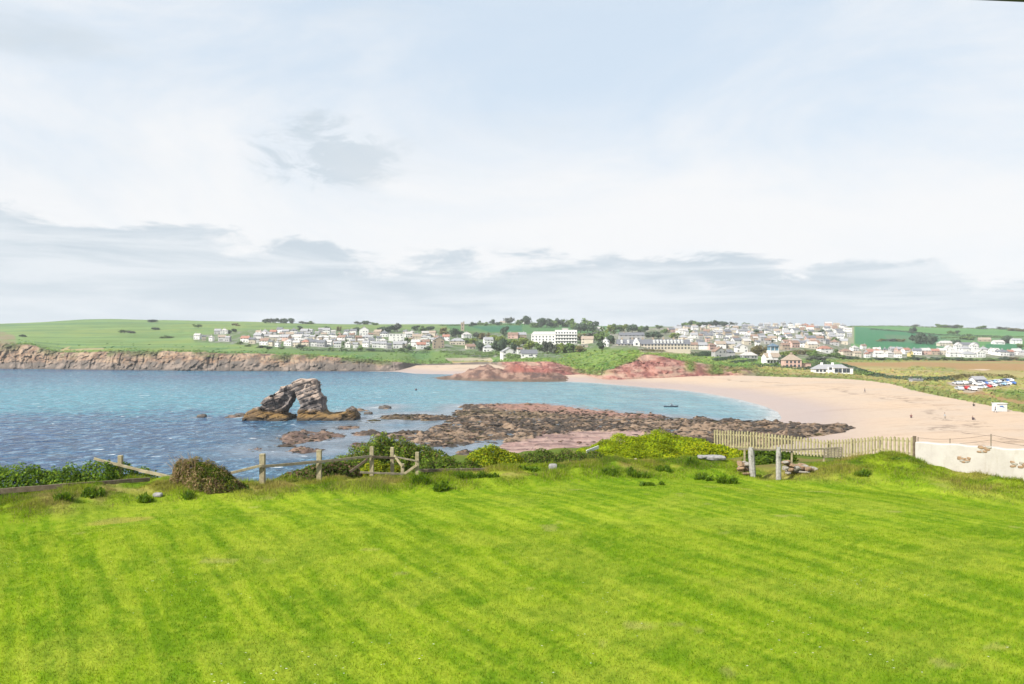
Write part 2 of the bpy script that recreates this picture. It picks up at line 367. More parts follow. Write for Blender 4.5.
# ------------------------------------------------------------------ far land: one heightfield following the bay's coast
#        px    foot py,z   top py,d    village front py,Y   village back py,Y   skyline py,Y
RIB = [(-300, 368.0, 0.0, 344.0, 34, 338.5, 800, 333.0, 1000, 329.0, 1300),
       (-100, 368.5, 0.0, 344.0, 34, 339.0, 800, 332.5, 1000, 327.0, 1300),
       (0,    369.0, 0.0, 344.0, 32, 339.5, 800, 332.0, 1050, 323.6, 1380),
       (28,   369.2, 0.0, 344.0, 32, 340.0, 800, 331.5, 1050, 322.6, 1400),
       (46,   369.4, 0.0, 349.0, 28, 341.0, 800, 331.5, 1050, 321.6, 1400),
       (62,   369.6, 0.0, 352.0, 26, 341.5, 800, 331.5, 1050, 320.3, 1450),
       (85,   369.9, 0.0, 351.6, 26, 342.0, 800, 331.5, 1050, 318.8, 1500),
       (110,  370.1, 0.0, 351.0, 26, 342.5, 790, 331.5, 1050, 318.2, 1500),
       (150,  370.4, 0.0, 350.4, 26, 343.5, 780, 332.0, 1020, 319.2, 1500),
       (200,  370.9, 0.0, 352.0, 26, 345.0, 760, 333.0, 950,  320.2, 1500),
       (250,  371.2, 0.0, 353.5, 24, 347.0, 755, 331.0, 960,  321.0, 1500),
       (300,  371.4, 0.0, 354.5, 24, 349.0, 740, 330.0, 980,  323.0, 1500),
       (350,  371.5, 0.0, 358.0, 20, 349.8, 740, 330.0, 980,  323.6, 1500),
       (380,  371.6, 0.0, 361.0, 16, 350.2, 740, 330.5, 980,  323.8, 1500),
       (402,  371.2, 0.2, 362.2, 14, 350.8, 740, 331.0, 980,  323.8, 1500),
       (420,  366.0, 2.4, 364.0, 8,  351.2, 740, 331.0, 980,  323.8, 1500),
       (460,  364.5, 3.0, 363.0, 8,  355.0, 680, 332.0, 980,  324.0, 1500),
       (485,  364.5, 3.0, 361.5, 8,  353.5, 660, 334.0, 980,  323.0, 1500),
       (505,  368.0, 3.2, 361.6, 18, 352.0, 660, 336.0, 980,  322.4, 1500),
       (525,  373.0, 3.2, 361.0, 22, 352.0, 660, 336.0, 980,  322.6, 1500),
       (548,  374.0, 3.2, 361.0, 22, 352.0, 660, 337.0, 980,  323.0, 1500),
       (562,  373.5, 3.2, 365.0, 16, 351.5, 660, 337.0, 980,  323.0, 1500),
       (585,  373.5, 3.2, 371.0, 7,  350.5, 620, 335.0, 1030, 324.0, 1500),
       (603,  376.0, 3.2, 371.0, 8,  349.6, 560, 333.5, 1050, 325.6, 1500),
       (618,  376.4, 3.2, 366.0, 13, 349.4, 540, 333.0, 1080, 326.0, 1500),
       (630,  376.6, 3.2, 354.0, 24, 350.2, 520, 333.0, 1100, 326.2, 1500),
       (645,  376.6, 3.2, 353.6, 26, 350.6, 560, 333.0, 1100, 326.2, 1500),
       (660,  376.8, 3.2, 356.0, 24, 350.8, 640, 334.0, 1080, 326.2, 1500),
       (675,  376.8, 3.2, 359.5, 22, 351.0, 680, 335.0, 1060, 326.0, 1500),
       (700,  376.6, 3.2, 363.0, 20, 351.4, 690, 335.0, 1050, 324.9, 1500),
       (730,  376.6, 3.2, 366.0, 18, 355.0, 640, 336.0, 1050, 324.7, 1500),
       (752,  377.4, 3.2, 369.0, 18, 358.0, 600, 336.0, 1050, 325.0, 1500),
       (780,  378.4, 3.4, 371.5, 24, 361.0, 560, 336.0, 1050, 325.0, 1500),
       (820,  379.6, 3.6, 374.0, 28, 361.0, 600, 337.0, 1050, 324.6, 1500),
       (846,  380.6, 3.8, 375.5, 30, 358.5, 740, 344.0, 1000, 325.2, 1500),
       (870,  382.0, 4.0, 377.0, 30, 358.3, 770, 345.0, 1000, 325.2, 1500),
       (900,  386.0, 4.0, 380.5, 26, 358.6, 780, 345.0, 1000, 325.4, 1500),
       (914,  390.5, 4.0, 381.5, 26, 358.8, 785, 345.0, 1000, 325.8, 1500),
       (940,  396.0, 4.0, 385.0, 30, 359.0, 790, 345.0, 1000, 326.8, 1500),
       (970,  401.5, 4.0, 391.5, 30, 359.2, 795, 345.0, 1000, 327.2, 1500),
       (1000, 408.5, 4.0, 393.0, 34, 359.4, 800, 345.0, 1000, 327.8, 1500),
       (1024, 413.5, 4.0, 398.0, 32, 359.6, 800, 345.0, 1000, 328.4, 1500),
       (1100, 428.0, 4.0, 414.0, 30, 360.5, 800, 346.0, 1000, 329.5, 1500),
       (1400, 470.0, 4.0, 450.0, 30, 362.0, 800, 347.0, 1000, 333.0, 1500)]
RIB = np.array(RIB, float)
FPX = np.arange(-300, 1400.1, 0.6)
NSEG = [44, 50, 46, 34, 8]
def far_land():
    ker = np.exp(-0.5*(np.arange(-24, 25)/8.0)**2); ker /= ker.sum()
    g = lambda c: np.convolve(np.pad(np.interp(FPX, RIB[:, 0], RIB[:, c]), 24, 'edge'), ker, 'valid')
    fy, fz, ty, td, m1y, m1Y, m2y, m2Y, sy, sY = [g(i) for i in range(1, 11)]
    wob = (fbm(FPX*0.07, FPX*0+3.3, 11, 3)-0.5)*2.0
    ty = ty+wob*np.clip((fy-ty)*0.10, 0, 1.2)
    zp = lambda py, Y: CAMZ-(py-CY)/F*Y
    Yf = (CAMZ-fz)*F/(fy-CY); zf = fz-1.6
    Yt = Yf+td; zt = zp(ty, Yt)
    m1Y = np.maximum(m1Y, Yt+30)
    ky = [Yf, Yt, m1Y, m2Y, sY, sY+900]; kz = [zf, zt, zp(m1y, m1Y), zp(m2y, m2Y), zp(sy, sY), zp(sy, sY)-60]
    Ys = []; Zs = []; seg = []
    for i, n in enumerate(NSEG):
        tt = np.linspace(0, 1, n, endpoint=(i == len(NSEG)-1))
        for t_ in tt:
            zt_ = t_
            if i == 0: zt_ = 1-(1-t_)**1.7                  # cliff: steep foot easing off at the lip
            Ys.append(lerp(ky[i], ky[i+1], t_)); Zs.append(lerp(kz[i], kz[i+1], zt_)); seg.append(i+t_)
    Y = np.array(Ys); Z = np.array(Zs); S = np.repeat(np.array(seg)[:, None], len(FPX), 1)
    PXg = np.repeat(FPX[None, :], len(Y), 0)
    # soften the kinks along each column above the cliff lip
    for _ in range(5):
        Z2 = Z.copy(); Z2[1:-1] = (Z[:-2]+2*Z[1:-1]+Z[2:])/4
        k = sstep(1.03, 1.12, S); Z = Z*(1-k)+Z2*k
    X = (PXg-CX)/F*Y
    # rugged cliffs: buttresses and ledges
    cl = np.clip(np.sin(np.pi*np.clip(S, 0, 1)**0.8), 0, 1)*(S < 1)
    hgt = np.repeat((np.clip((zt-zf)/14, 0.05, 1.3)*(1-0.85*sstep(735, 765, FPX)))[None, :], len(Y), 0)
    but = fbm(X*0.045, Z*0.03+5, 21, 4)-0.5
    led = fbm(X*0.16+3, Z*0.35, 25, 3)-0.5
    fin = fbm(X*0.45+7, Z*0.5, 27, 3)-0.5
    crk = 1-np.abs(2*fbm(X*0.11+Z*0.05, Z*0.04, 29, 3)-1)
    Yd = Y+cl*hgt*(but*18+led*8+fin*6+sstep(0.86, 1.0, crk)*2.0)
    Zd = Z+cl*hgt*(led*2.2+fin*2.0)
    # gentle ground
    gr = sstep(1.0, 1.3, S)*(1-sstep(3.6, 4.0, S))
    Zd = Zd+gr*((fbm(X*0.02, Y*0.012, 31, 4)-0.5)*2.4)
    Zd = Zd+sstep(3.4, 3.9, S)*(fbm(X*0.006, Y*0*0.01, 33, 4)-0.5)*3.0
    X = (PXg-CX)/F*Yd
    Zd[0] = -3.0; Yd[0] = Yd[1]; X[0] = X[1]                  # skirt into the sand
    return PXg, Y, Yd, X, Zd, S
FP, FY0, FY, FX, FZ, FS = far_land()
FPY = CY+(CAMZ-FZ)/FY*F                                       # where each vertex projects
def far_ground(px, py):
    """first ground point seen in column px at picture height py -> (point)"""
    j = int(round((px-FPX[0])/0.6)); col = FPY[:, j]; Yc = FY[:, j]
    ok = np.where(col <= py)[0]
    i = ok[0] if len(ok) else int(np.argmin(col[:NSEG[0]+NSEG[1]+NSEG[2]+NSEG[3]]))
    if i > 0 and col[i-1] > py:
        t_ = (col[i-1]-py)/(col[i-1]-col[i]+1e-9); Y = lerp(Yc[i-1], Yc[i], t_); z = lerp(FZ[i-1, j], FZ[i, j], t_)
    else: Y = Yc[i]; z = FZ[i, j]
    return Vector(((px-CX)/F*Y, Y, z))
def inpoly(pts, soft=0.6):
    return sstep(soft, -soft, poly_sdf(FP, FPY, pts))

def far_colours():
    n1 = fbm(FX*0.012, FY*0.012, 41, 4); n2 = fbm(FX*0.05, FY*0.03, 43, 4); n3 = fbm(FX*0.2, FY*0.12, 47, 3)
    c = np.zeros(FX.shape+(3,))+C((0.092, 0.148, 0.036))
    c = mixc(c, (0.135, 0.185, 0.045), sstep(0.42, 0.62, n1))
    c = mixc(c, (0.060, 0.130, 0.040), sstep(0.52, 0.70, n2)*0.7)
    # stripes of lighter turf on the headland
    st = fbm(FX*0.004, FY*0.045, 49, 3)
    left = (1-sstep(180, 330, FP))*sstep(1.0, 1.1, FS)
    c = mixc(c, (0.150, 0.230, 0.070), left*sstep(0.45, 0.68, st+0.35*(n2-0.5))*0.6)
    c = mixc(c, (0.060, 0.135, 0.055), left*sstep(0.42, 0.28, st)*0.7)
    # rough brown ground on the point at far left
    c = mixc(c, (0.190, 0.130, 0.085), inpoly([(-320, 331), (4, 332), (15, 336), (16, 343), (2, 346), (-320, 347)], 1.5)*sstep(0.40, 0.60, n2+0.6*(n3-0.5)+0.12)*0.8)
    # worn sandy tracks by the lip
    c = mixc(c, (0.300, 0.220, 0.120), inpoly([(58, 350.8), (68, 346.8), (71, 346.2), (66, 350), (85, 348.4), (104, 348), (104, 349.2), (75, 350.6)], 0.5)*0.8)
    # gardens between the left houses, then the hill village and the middle wood
    vil = inpoly([(190, 336), (250, 330), (300, 329), (440, 330), (520, 334), (620, 334), (640, 351), (560, 358), (470, 357), (440, 351), (300, 349.5), (250, 345), (195, 342)], 1.0)
    c = mixc(c, (0.060, 0.098, 0.032), vil*0.75)
    c = mixc(c, (0.190, 0.185, 0.170), vil*sstep(0.52, 0.66, n3)*0.7)
    vil2 = inpoly([(610, 330), (700, 325), (848, 324), (852, 345), (1030, 346), (1030, 358), (800, 358), (610, 350)], 1.0)
    c = mixc(c, (0.105, 0.115, 0.065), vil2*0.85)
    c = mixc(c, (0.240, 0.220, 0.195), vil2*sstep(0.46, 0.60, n3)*0.8)
    # crop fields
    crop = (0.020, 0.118, 0.044)
    c = mixc(c, (0.045, 0.125, 0.035), inpoly([(440, 322), (620, 321), (620, 333), (520, 333.5), (452, 330)], 0.8)*0.9)
    c = mixc(c, (0.018, 0.100, 0.045), inpoly([(470, 326.5), (522, 325.5), (522, 331), (490, 332)], 0.8))
    fieldmask = inpoly([(851, 300), (1500, 300), (1500, 352), (851, 348)], 0.5)*sstep(2.3, 2.5, FS)
    c = mixc(c, (0.062, 0.160, 0.042), fieldmask)
    c = mixc(c, (0.085, 0.180, 0.048), fieldmask*sstep(0.45, 0.6, n1)*0.7)
    c = mixc(c, crop, inpoly([(855, 327.0), (872, 328.2), (905, 331.0), (936, 334.4), (950, 340), (968, 352), (880, 350), (855, 343.5)], 0.4))
    c = mixc(c, (0.060, 0.120, 0.055), inpoly([(884, 334.5), (908, 335.5), (934, 337), (936, 343), (888, 342)], 0.8)*0.8)
    c = mixc(c, crop, inpoly([(986, 344.0), (1016, 343.2), (1026, 352), (984, 352)], 0.5))
    c = mixc(c, (0.075, 0.125, 0.050), inpoly([(936, 336), (1030, 336.5), (1030, 341.5), (940, 341)], 0.8)*0.6)
    c = mixc(c, (0.200, 0.195, 0.125), inpoly([(846.5, 323), (854, 323), (854, 344), (849, 343)], 0.5)*0.9)
    # ploughed brown field with green strips
    br = inpoly([(836, 361.4), (862, 359.8), (900, 360.6), (1500, 361.0), (1500, 385), (1024, 378.0), (985, 376.2), (905, 376.6), (868, 370.6)], 0.5)
    c = mixc(c, (0.245, 0.150, 0.058), br)
    c = mixc(c, (0.200, 0.185, 0.055), br*sstep(0.46, 0.60, fbm(FX*0.006+2, FY*0.02, 53, 3))*0.8)
    c = mixc(c, (0.120, 0.170, 0.040), br*np.maximum(inpoly([(830, 358), (915, 359), (900, 361.6), (836, 362.4)], 1.0), inpoly([(912, 366.0), (955, 368.5), (950, 378), (900, 377)], 2.0))*0.8)
    # dune grass
    dg = sstep(745, 765, FP)*sstep(0.45, 0.65, FS)*(1-sstep(1.25, 1.5, FS))
    c = mixc(c, (0.270, 0.245, 0.090), dg*0.9)
    c = mixc(c, (0.130, 0.165, 0.038), dg*sstep(0.50, 0.62, n2)*0.7)
    c = mixc(c, (0.240, 0.160, 0.075), dg*sstep(0.54, 0.66, n3)*0.6)
    c = mixc(c, (0.075, 0.140, 0.025), inpoly([(985, 390), (1100, 392), (1100, 415), (1024, 405)], 1.5)*0.8)
    c = mixc(c, (0.215, 0.110, 0.045), inpoly([(958, 391), (985, 392), (1000, 396.5), (1030, 402), (1060, 408), (1060, 411), (1024, 406), (1000, 401), (985, 395.8), (962, 393.4)], 0.6)*0.9)
    # car park
    c = mixc(c, (0.310, 0.255, 0.200), inpoly([(948, 382.5), (975, 381), (1012, 379.5), (1014, 385), (988, 388), (972, 393.0), (958, 392)], 0.5))
    # meadow between knoll and village: pale grass
    c = mixc(c, (0.130, 0.175, 0.040), inpoly([(565, 352), (640, 350), (640, 352), (618, 366), (600, 370), (572, 368)], 1.0)*0.7)
    c = mixc(c, (0.230, 0.200, 0.120), inpoly([(640, 351.2), (760, 353), (760, 354.2), (640, 353.2)], 0.6)*0.8)
    c = mixc(c, (0.300, 0.250, 0.190), inpoly([(445, 358), (490, 357.4), (494, 361), (448, 361.0)], 0.5)*0.8)
    c = mixc(c, (0.330, 0.240, 0.120), inpoly([(450, 361.8), (492, 361.2), (494, 363), (452, 364)], 0.5)*0.8)
    # cliffs: tan and orange, grey at the foot; red sandstone round the middle
    cl = 1-sstep(0.86, 0.98, FS+0.22*(n2-0.5)+0.12*(n3-0.5))
    strat = fbm(FX*0.07, FZ*0.5, 61, 4); blk = fbm(FX*0.22, FZ*0.30, 63, 4)
    tan = np.zeros(FX.shape+(3,))+C((0.245, 0.150, 0.090))
    tan = mixc(tan, (0.340, 0.245, 0.165), sstep(0.50, 0.66, blk))
    tan = mixc(tan, (0.120, 0.074, 0.050), sstep(0.48, 0.38, blk)*0.9)
    tan = mixc(tan, (0.270, 0.175, 0.120), sstep(0.52, 0.66, strat)*0.6)
    tan = mixc(tan, (0.095, 0.110, 0.036), sstep(0.50, 0.62, n2)*sstep(0.35, 0.8, FS)*0.8)
    hi = fbm(FX*0.55+FZ*0.2, FZ*0.9, 65, 4); hj = fbm(FX*0.30, FZ*1.6, 67, 3)
    tan = mixc(tan, (0.075, 0.058, 0.048), sstep(0.46, 0.38, hi)*0.8)
    tan = mixc(tan, (0.330, 0.240, 0.165), sstep(0.57, 0.64, hj)*0.5)
    tan = mixc(tan, (0.090, 0.120, 0.034), sstep(0.42, 0.56, n2+0.12*(hi-0.5))*sstep(270, 320, FP)*(1-sstep(400, 420, FP))*sstep(0.30, 0.70, FS)*0.9)
    tan = mixc(tan, (0.085, 0.110, 0.036), sstep(0.50, 0.60, n2)*sstep(0.45, 0.85, FS)*0.7)
    tan = tan*0.80
    foot = sstep(8.5, 4.2, FZ+5.0*(strat-0.5)+6*(blk-0.5)+6*(n2-0.5))
    tan = mixc(tan, (0.098, 0.084, 0.072), foot*0.9)
    tan = mixc(tan, (0.210, 0.165, 0.135), foot*sstep(0.52, 0.64, blk)*0.8)
    tan = mixc(tan, (0.060, 0.052, 0.048), sstep(1.3, 0.3, FZ)*0.8)
    red = np.zeros(FX.shape+(3,))+C((0.205, 0.088, 0.068))
    red = mixc(red, (0.290, 0.150, 0.118), sstep(0.49, 0.62, blk))
    red = mixc(red, (0.165, 0.062, 0.055), sstep(0.47, 0.37, strat)*0.9)
    red = mixc(red, (0.130, 0.140, 0.045), sstep(0.66, 0.72, n2+0.15*(n3-0.5))*0.8*sstep(676, 684, FP))
    rk = sstep(496, 508, FP)*(1-sstep(735, 762, FP))
    # green gullies that come right down through the red cliffs
    gul = (np.exp(-((FP-690)/5)**2)+np.exp(-((FP-716)/9)**2)+np.exp(-((FP-592)/16)**2))*sstep(0.15, 0.4, FS)
    red = mixc(red, (0.090, 0.034, 0.030), sstep(0.48, 0.39, hi)*0.85); red = mixc(red, (0.330, 0.195, 0.155), sstep(0.57, 0.64, hj)*0.6)
    red = mixc(red, (0.300, 0.215, 0.160), sstep(0.56, 0.66, strat)*0.6)
    cliff = tan*(1-rk)[..., None]+red*rk[..., None]
    dn = sstep(748, 768, FP)
    cliff = mixc(cliff, (0.220, 0.190, 0.085), dn)
    cliff = mixc(cliff, (0.085, 0.140, 0.030), np.clip(gul, 0, 1)*0.9)
    knoll = inpoly([(556, 350), (637, 347), (641, 355), (634, 361), (620, 365.5), (602, 370), (575, 368)], 1.6)
    t = cl*(1-0.65*dn)*(1-knoll)
    c = mixc(c, (0.120, 0.180, 0.034), knoll*0.6); c = mixc(c, (0.070, 0.125, 0.028), knoll*sstep(0.5, 0.6, n3)*0.7)
    return c*(1-t)[..., None]+cliff*t[..., None]
m_far = tint_mat('far_ground', 0.9, 0.12, 0.10, 0.2, bscale=0.35, bstr=0.5, bdist=0.8)
def build_far():
    cols = far_colours(); nr, nc = FX.shape
    V = np.stack([FX, FY, FZ], -1).reshape(-1, 3); Cc = cols.reshape(-1, 3)
    fc = grid_faces(nr, nc)
    k = NSEG[0]
    cliff_f = fc[:(k-1)*(nc-1)]; land_f = fc[(k-1)*(nc-1):]
    o2 = big_mesh('cliff', V[:k*nc], cliff_f, m_far, Cc[:k*nc], True)
    tag(o2, 'weathered cliffs round the bay, tan and grey then red sandstone', 'cliffs', kind='structure')
    o1 = big_mesh('hillside', V[(k-1)*nc:], land_f-(k-1)*nc, m_far, Cc[(k-1)*nc:], True)
    tag(o1, 'green fields and hillside rising behind the cliffs', 'hills', kind='structure')
build_far()

# ------------------------------------------------------------------ rock ledge running out into the bay below the red cliff
def ledge():
    px = np.arange(404, 592, 0.7); nY = 70
    topx = [404, 416, 440, 462, 470, 478, 484, 489, 495, 502, 512, 520, 530, 545, 556, 566, 576, 592]
    topy = [381.0, 379.0, 377.4, 374.6, 372.4, 369.0, 366.2, 366.4, 369.0, 369.6, 368.0, 367.2, 369.5, 371.5, 373.5, 376.5, 379.2, 383]
    basx = [404, 418, 440, 500, 545, 575, 592]; basy = [378.8, 379.0, 380.4, 381.4, 382.0, 381.8, 383]
    tp = np.interp(px, topx, topy)+1.3*(fbm(px*0.22, px*0, 71, 3)-0.5); bp = np.interp(px, basx, basy)
    Y0 = CAMZ*F/(bp-CY); Yt = Y0+26
    zt = np.maximum(CAMZ-(tp-CY)/F*Yt, -0.3)
    s = np.linspace(-0.35, 2.0, nY)[:, None]
    Yg = Y0[None, :]+26*s
    prof = np.where(s < 1, sstep(-0.35, 1.0, s)**0.9, 1-sstep(1.0, 2.0, s))
    X = (px[None, :]-CX)/F*Yg
    n = fbm(X*0.09, Yg*0.09, 73, 4)-0.5; n2 = fbm(X*0.35, Yg*0.3, 75, 3)-0.5
    Z = -1.2+(zt[None, :]+1.2)*prof+(n*5.2+n2*3.6)*prof*np.clip(zt[None, :]/4, 0.15, 1)
    blk = fbm(X*0.25, Z*0.4+Yg*0.1, 77, 4)
    c = np.zeros(X.shape+(3,))+C((0.120, 0.068, 0.052))
    c = mixc(c, (0.220, 0.140, 0.105), sstep(0.48, 0.62, blk)); c = mixc(c, (0.085, 0.055, 0.048), sstep(0.47, 0.36, blk)*0.9)
    c = mixc(c, (0.250, 0.085, 0.065), sstep(498, 520, px)[None, :]*sstep(3.5, 5.5, Z+3*n)*0.8)
    c = mixc(c, (0.105, 0.075, 0.052), sstep(1.8, 0.5, Z)*0.8)
    o = big_mesh('rock_ledge', np.stack([X, Yg, Z], -1).reshape(-1, 3), grid_faces(nY, len(px)), m_far, c.reshape(-1, 3), True)
    tag(o, 'low purple brown rock ledge running from the red cliff into the bay', 'rocks', kind='structure')
ledge()

# ------------------------------------------------------------------ near foreshore: weedy rock reef with pools
R_MAIN = [(455, 406.5), (462, 404.5), (500, 403.6), (545, 404.0), (575, 408), (620, 412.6), (680, 416.6), (730, 421), (770, 424.5), (815, 428), (850, 432.5), (870, 434.5), (860, 438),
          (820, 441.5), (760, 449), (700, 458), (600, 462), (520, 466), (495, 452), (520, 444), (480, 441), (452, 446), (432, 446.0), (410, 441.5), (376, 437.4), (371, 434.5), (390, 431.5),
          (418, 430), (436, 427.5), (440, 424.0), (455, 421.5), (448, 419.4), (415, 419.2), (384, 418.6), (380, 415.8), (392, 413.2), (420, 412.8), (448, 413.6), (464, 410.5)]
R_EXTRA = [[(378, 407.2), (386, 405.6), (391, 407.0), (386, 408.6)], [(245, 449.0), (262, 446.6), (268, 448.6), (258, 450.8)],
           [(262, 446.4), (284, 441.2), (300, 440.0), (313, 442.4), (296, 446.6), (276, 448.8)], [(280, 438.4), (292, 433.0), (318, 431.4), (338, 433.4), (344, 437.0), (326, 442.0), (300, 441.8)],
           [(288, 451.0), (300, 448.8), (318, 450.4), (304, 452.4)], [(330, 427), (350, 425.2), (362, 427.4), (345, 429.2)],
           [(352, 433.0), (372, 431.6), (380, 433.2), (362, 434.8)], [(366, 420.6), (374, 419.2), (379, 420.8), (372, 422.0)],
           [(196, 416.8), (203, 415.2), (210, 416.4), (203, 418.0)], [(228, 416.0), (240, 414.2), (246, 415.8), (237, 417.4)], [(342, 410.6), (362, 409.4), (366, 410.8), (350, 412)],
           [(395, 447.0), (412, 443.5), (424, 446.0), (412, 450)], [(446, 453), (462, 449.6), (486, 450.6), (470, 455)], [(350, 445), (365, 442.6), (372, 445.6), (360, 448)]]
def reef_sdf(X, Y):
    d = poly_sdf(X, Y, plan(R_MAIN, 0.3))
    for e in R_EXTRA: d = np.minimum(d, poly_sdf(X, Y, plan(e, 0.1)))
    return d
def reef_h(X, Y):
    d = reef_sdf(X, Y)
    w = (fbm(X*0.12, Y*0.10, 81, 4)-0.5)*9
    m = sstep(2.0, -3.0, d+w)
    rid = 1-np.abs(2*fbm(X*0.10+Y*0.05, Y*0.33-X*0.03, 83, 4)-1)
    n = fbm(X*0.42, Y*0.34, 85, 4); n2 = fbm(X*1.1, Y*0.9, 87, 3)
    pxr = CX+F*X/Y; lift = np.clip((pxr-690)/110, 0, 1.6)*1.35
    z = -0.75+m*(0.85+lift+1.2*(rid-0.72)*1.5+1.9*(n-0.5)+0.8*(n2-0.5))
    return z, d, m, n, n2, rid
def reef():
    px = np.arange(180, 900, 1.2); Y = np.concatenate([np.arange(112, 200, 0.55), np.arange(200, 300, 0.9)])
    PX, YY = np.meshgrid(px, Y); X = (PX-CX)/F*YY
    z, d, m, n, n2, rid = reef_h(X, YY)
    PY = CY+(CAMZ-z)/YY*F
    ip = lambda pts, s: sstep(s, -s, poly_sdf(PX, PY, pts)+2.2*(n-0.5)*s)
    far = ip([(470, 403), (548, 402), (640, 411), (690, 416), (640, 417.5), (560, 413.0), (500, 409.0)], 2.0)
    pink = ip([(497, 453), (506, 444.5), (540, 437.5), (570, 433.0), (628, 430.5), (655, 434), (650, 446), (600, 466), (510, 470)], 2.2)
    flat = np.maximum(pink, far*0.6)
    z = z*(1-flat)+(0.42+0.55*(n-0.5)+0.30*(n2-0.5))*flat
    c = np.zeros(X.shape+(3,))+C((0.066, 0.044, 0.026))
    c = mixc(c, (0.150, 0.096, 0.056), sstep(0.50, 0.63, n)); c = mixc(c, (0.042, 0.034, 0.026), sstep(0.49, 0.38, n2)*0.85)
    c = mixc(c, (0.270, 0.190, 0.130), sstep(0.60, 0.70, n2)*0.7)
    big = fbm(X*0.03, YY*0.05, 89, 3); lay = fbm(X*0.10, YY*0.55, 88, 4)
    c = mixc(c, (0.030, 0.022, 0.016), sstep(0.48, 0.38, lay)*0.9); c = mixc(c, (0.230, 0.160, 0.105), sstep(0.57, 0.65, lay)*0.8)
    c = mixc(c, (0.066, 0.050, 0.018), sstep(0.50, 0.62, big)*sstep(0.35, 0.55, n2)*0.7)
    c = mixc(c, (0.260, 0.140, 0.105), far*0.8)
    c = mixc(c, (0.290, 0.180, 0.150), pink*0.92)
    c = mixc(c, (0.160, 0.095, 0.085), pink*sstep(0.50, 0.62, n2)*0.8); c = mixc(c, (0.360, 0.245, 0.205), pink*sstep(0.50, 0.62, n)*0.6); c = mixc(c, (0.120, 0.070, 0.060), pink*sstep(0.44, 0.37, lay)*0.7); c = mixc(c, (0.330, 0.225, 0.185), pink*sstep(0.56, 0.62, lay)*0.6)
    lf = (1-sstep(345, 375, PX))
    c = mixc(c, (0.130, 0.080, 0.062), lf*0.6)
    o = big_mesh('reef', np.stack([X, YY, z], -1).reshape(-1, 3), grid_faces(len(Y), len(px)),
                 tint_mat('reef_rock', 0.7, 0.9, 0.16, 0.35, bscale=1.6, bstr=0.8, bdist=0.4), c.reshape(-1, 3), True)
    tag(o, 'broad brown rock platform with weed and shallow pools', 'rocks', kind='structure')
    # loose boulders and weed humps lying over it
    N = 12000
    bx = RNG.uniform(190, 880, N*3); bY = np.sqrt(RNG.uniform(118**2, 285**2, N*3)); X2 = (bx-CX)/F*bY
    z2, d2, m2, *_ = reef_h(X2, bY)
    py2 = CY+(CAMZ-z2)/bY*F
    inp = poly_sdf(bx, py2, [(497, 453), (506, 444.5), (540, 437.5), (570, 433.0), (628, 430.5), (655, 434), (650, 446), (600, 466), (510, 470)]) < 0
    keep = (m2 > 0.35) & (RNG.random(N*3) < np.where(inp, 0.12, 1)) & (RNG.random(N*3) < np.where(py2 < 411, 0.35, 1))
    idx = np.where(keep)[0][:N]
    ico = ico_verts()
    iv, ifc = ico; n_i = len(idx)
    sz = RNG.lognormal(-1.48, 0.48, n_i)*np.where(bY[idx] > 200, 1.15, 1.0)
    V = iv[None]*(1+0.35*(RNG.random((n_i, len(iv), 1))-0.5))*sz[:, None, None]*RNG.uniform([1.2, 0.7, 0.35], [3.8, 1.4, 0.80], (n_i, 3))[:, None, :]
    V = V+np.stack([X2[idx], bY[idx], np.maximum(z2[idx], -0.05)+sz*0.08], -1)[:, None, :]
    pal = np.array([(0.020, 0.015, 0.011), (0.056, 0.036, 0.020), (0.120, 0.076, 0.042), (0.250, 0.175, 0.105), (0.052, 0.042, 0.010), (0.095, 0.050, 0.034)])
    cc = pal[RNG.choice(6, n_i, p=[.34, .24, .13, .08, .14, .07])]*RNG.uniform(0.45, 1.0, (n_i, 1))
    Fq = (ifc[None]+np.arange(n_i)[:, None, None]*len(iv)).reshape(-1, 3)
    o = big_mesh('reef_boulders', V.reshape(-1, 3), Fq, tint_mat('boulder', 0.75, 2.0, 0.2, 0.35), np.repeat(cc, len(iv), 0), False)
    tag(o, 'countless dark boulders and weed humps strewn over the rock platform', 'boulders', kind='stuff')
def ico_verts():
    import bmesh
    b = bmesh.new(); bmesh.ops.create_icosphere(b, subdivisions=1, radius=0.5)
    V = np.array([v.co[:] for v in b.verts]); Fc = np.array([[v.index for v in f.verts] for f in b.faces]); b.free()
    return V, Fc
reef()
sea(); beach()

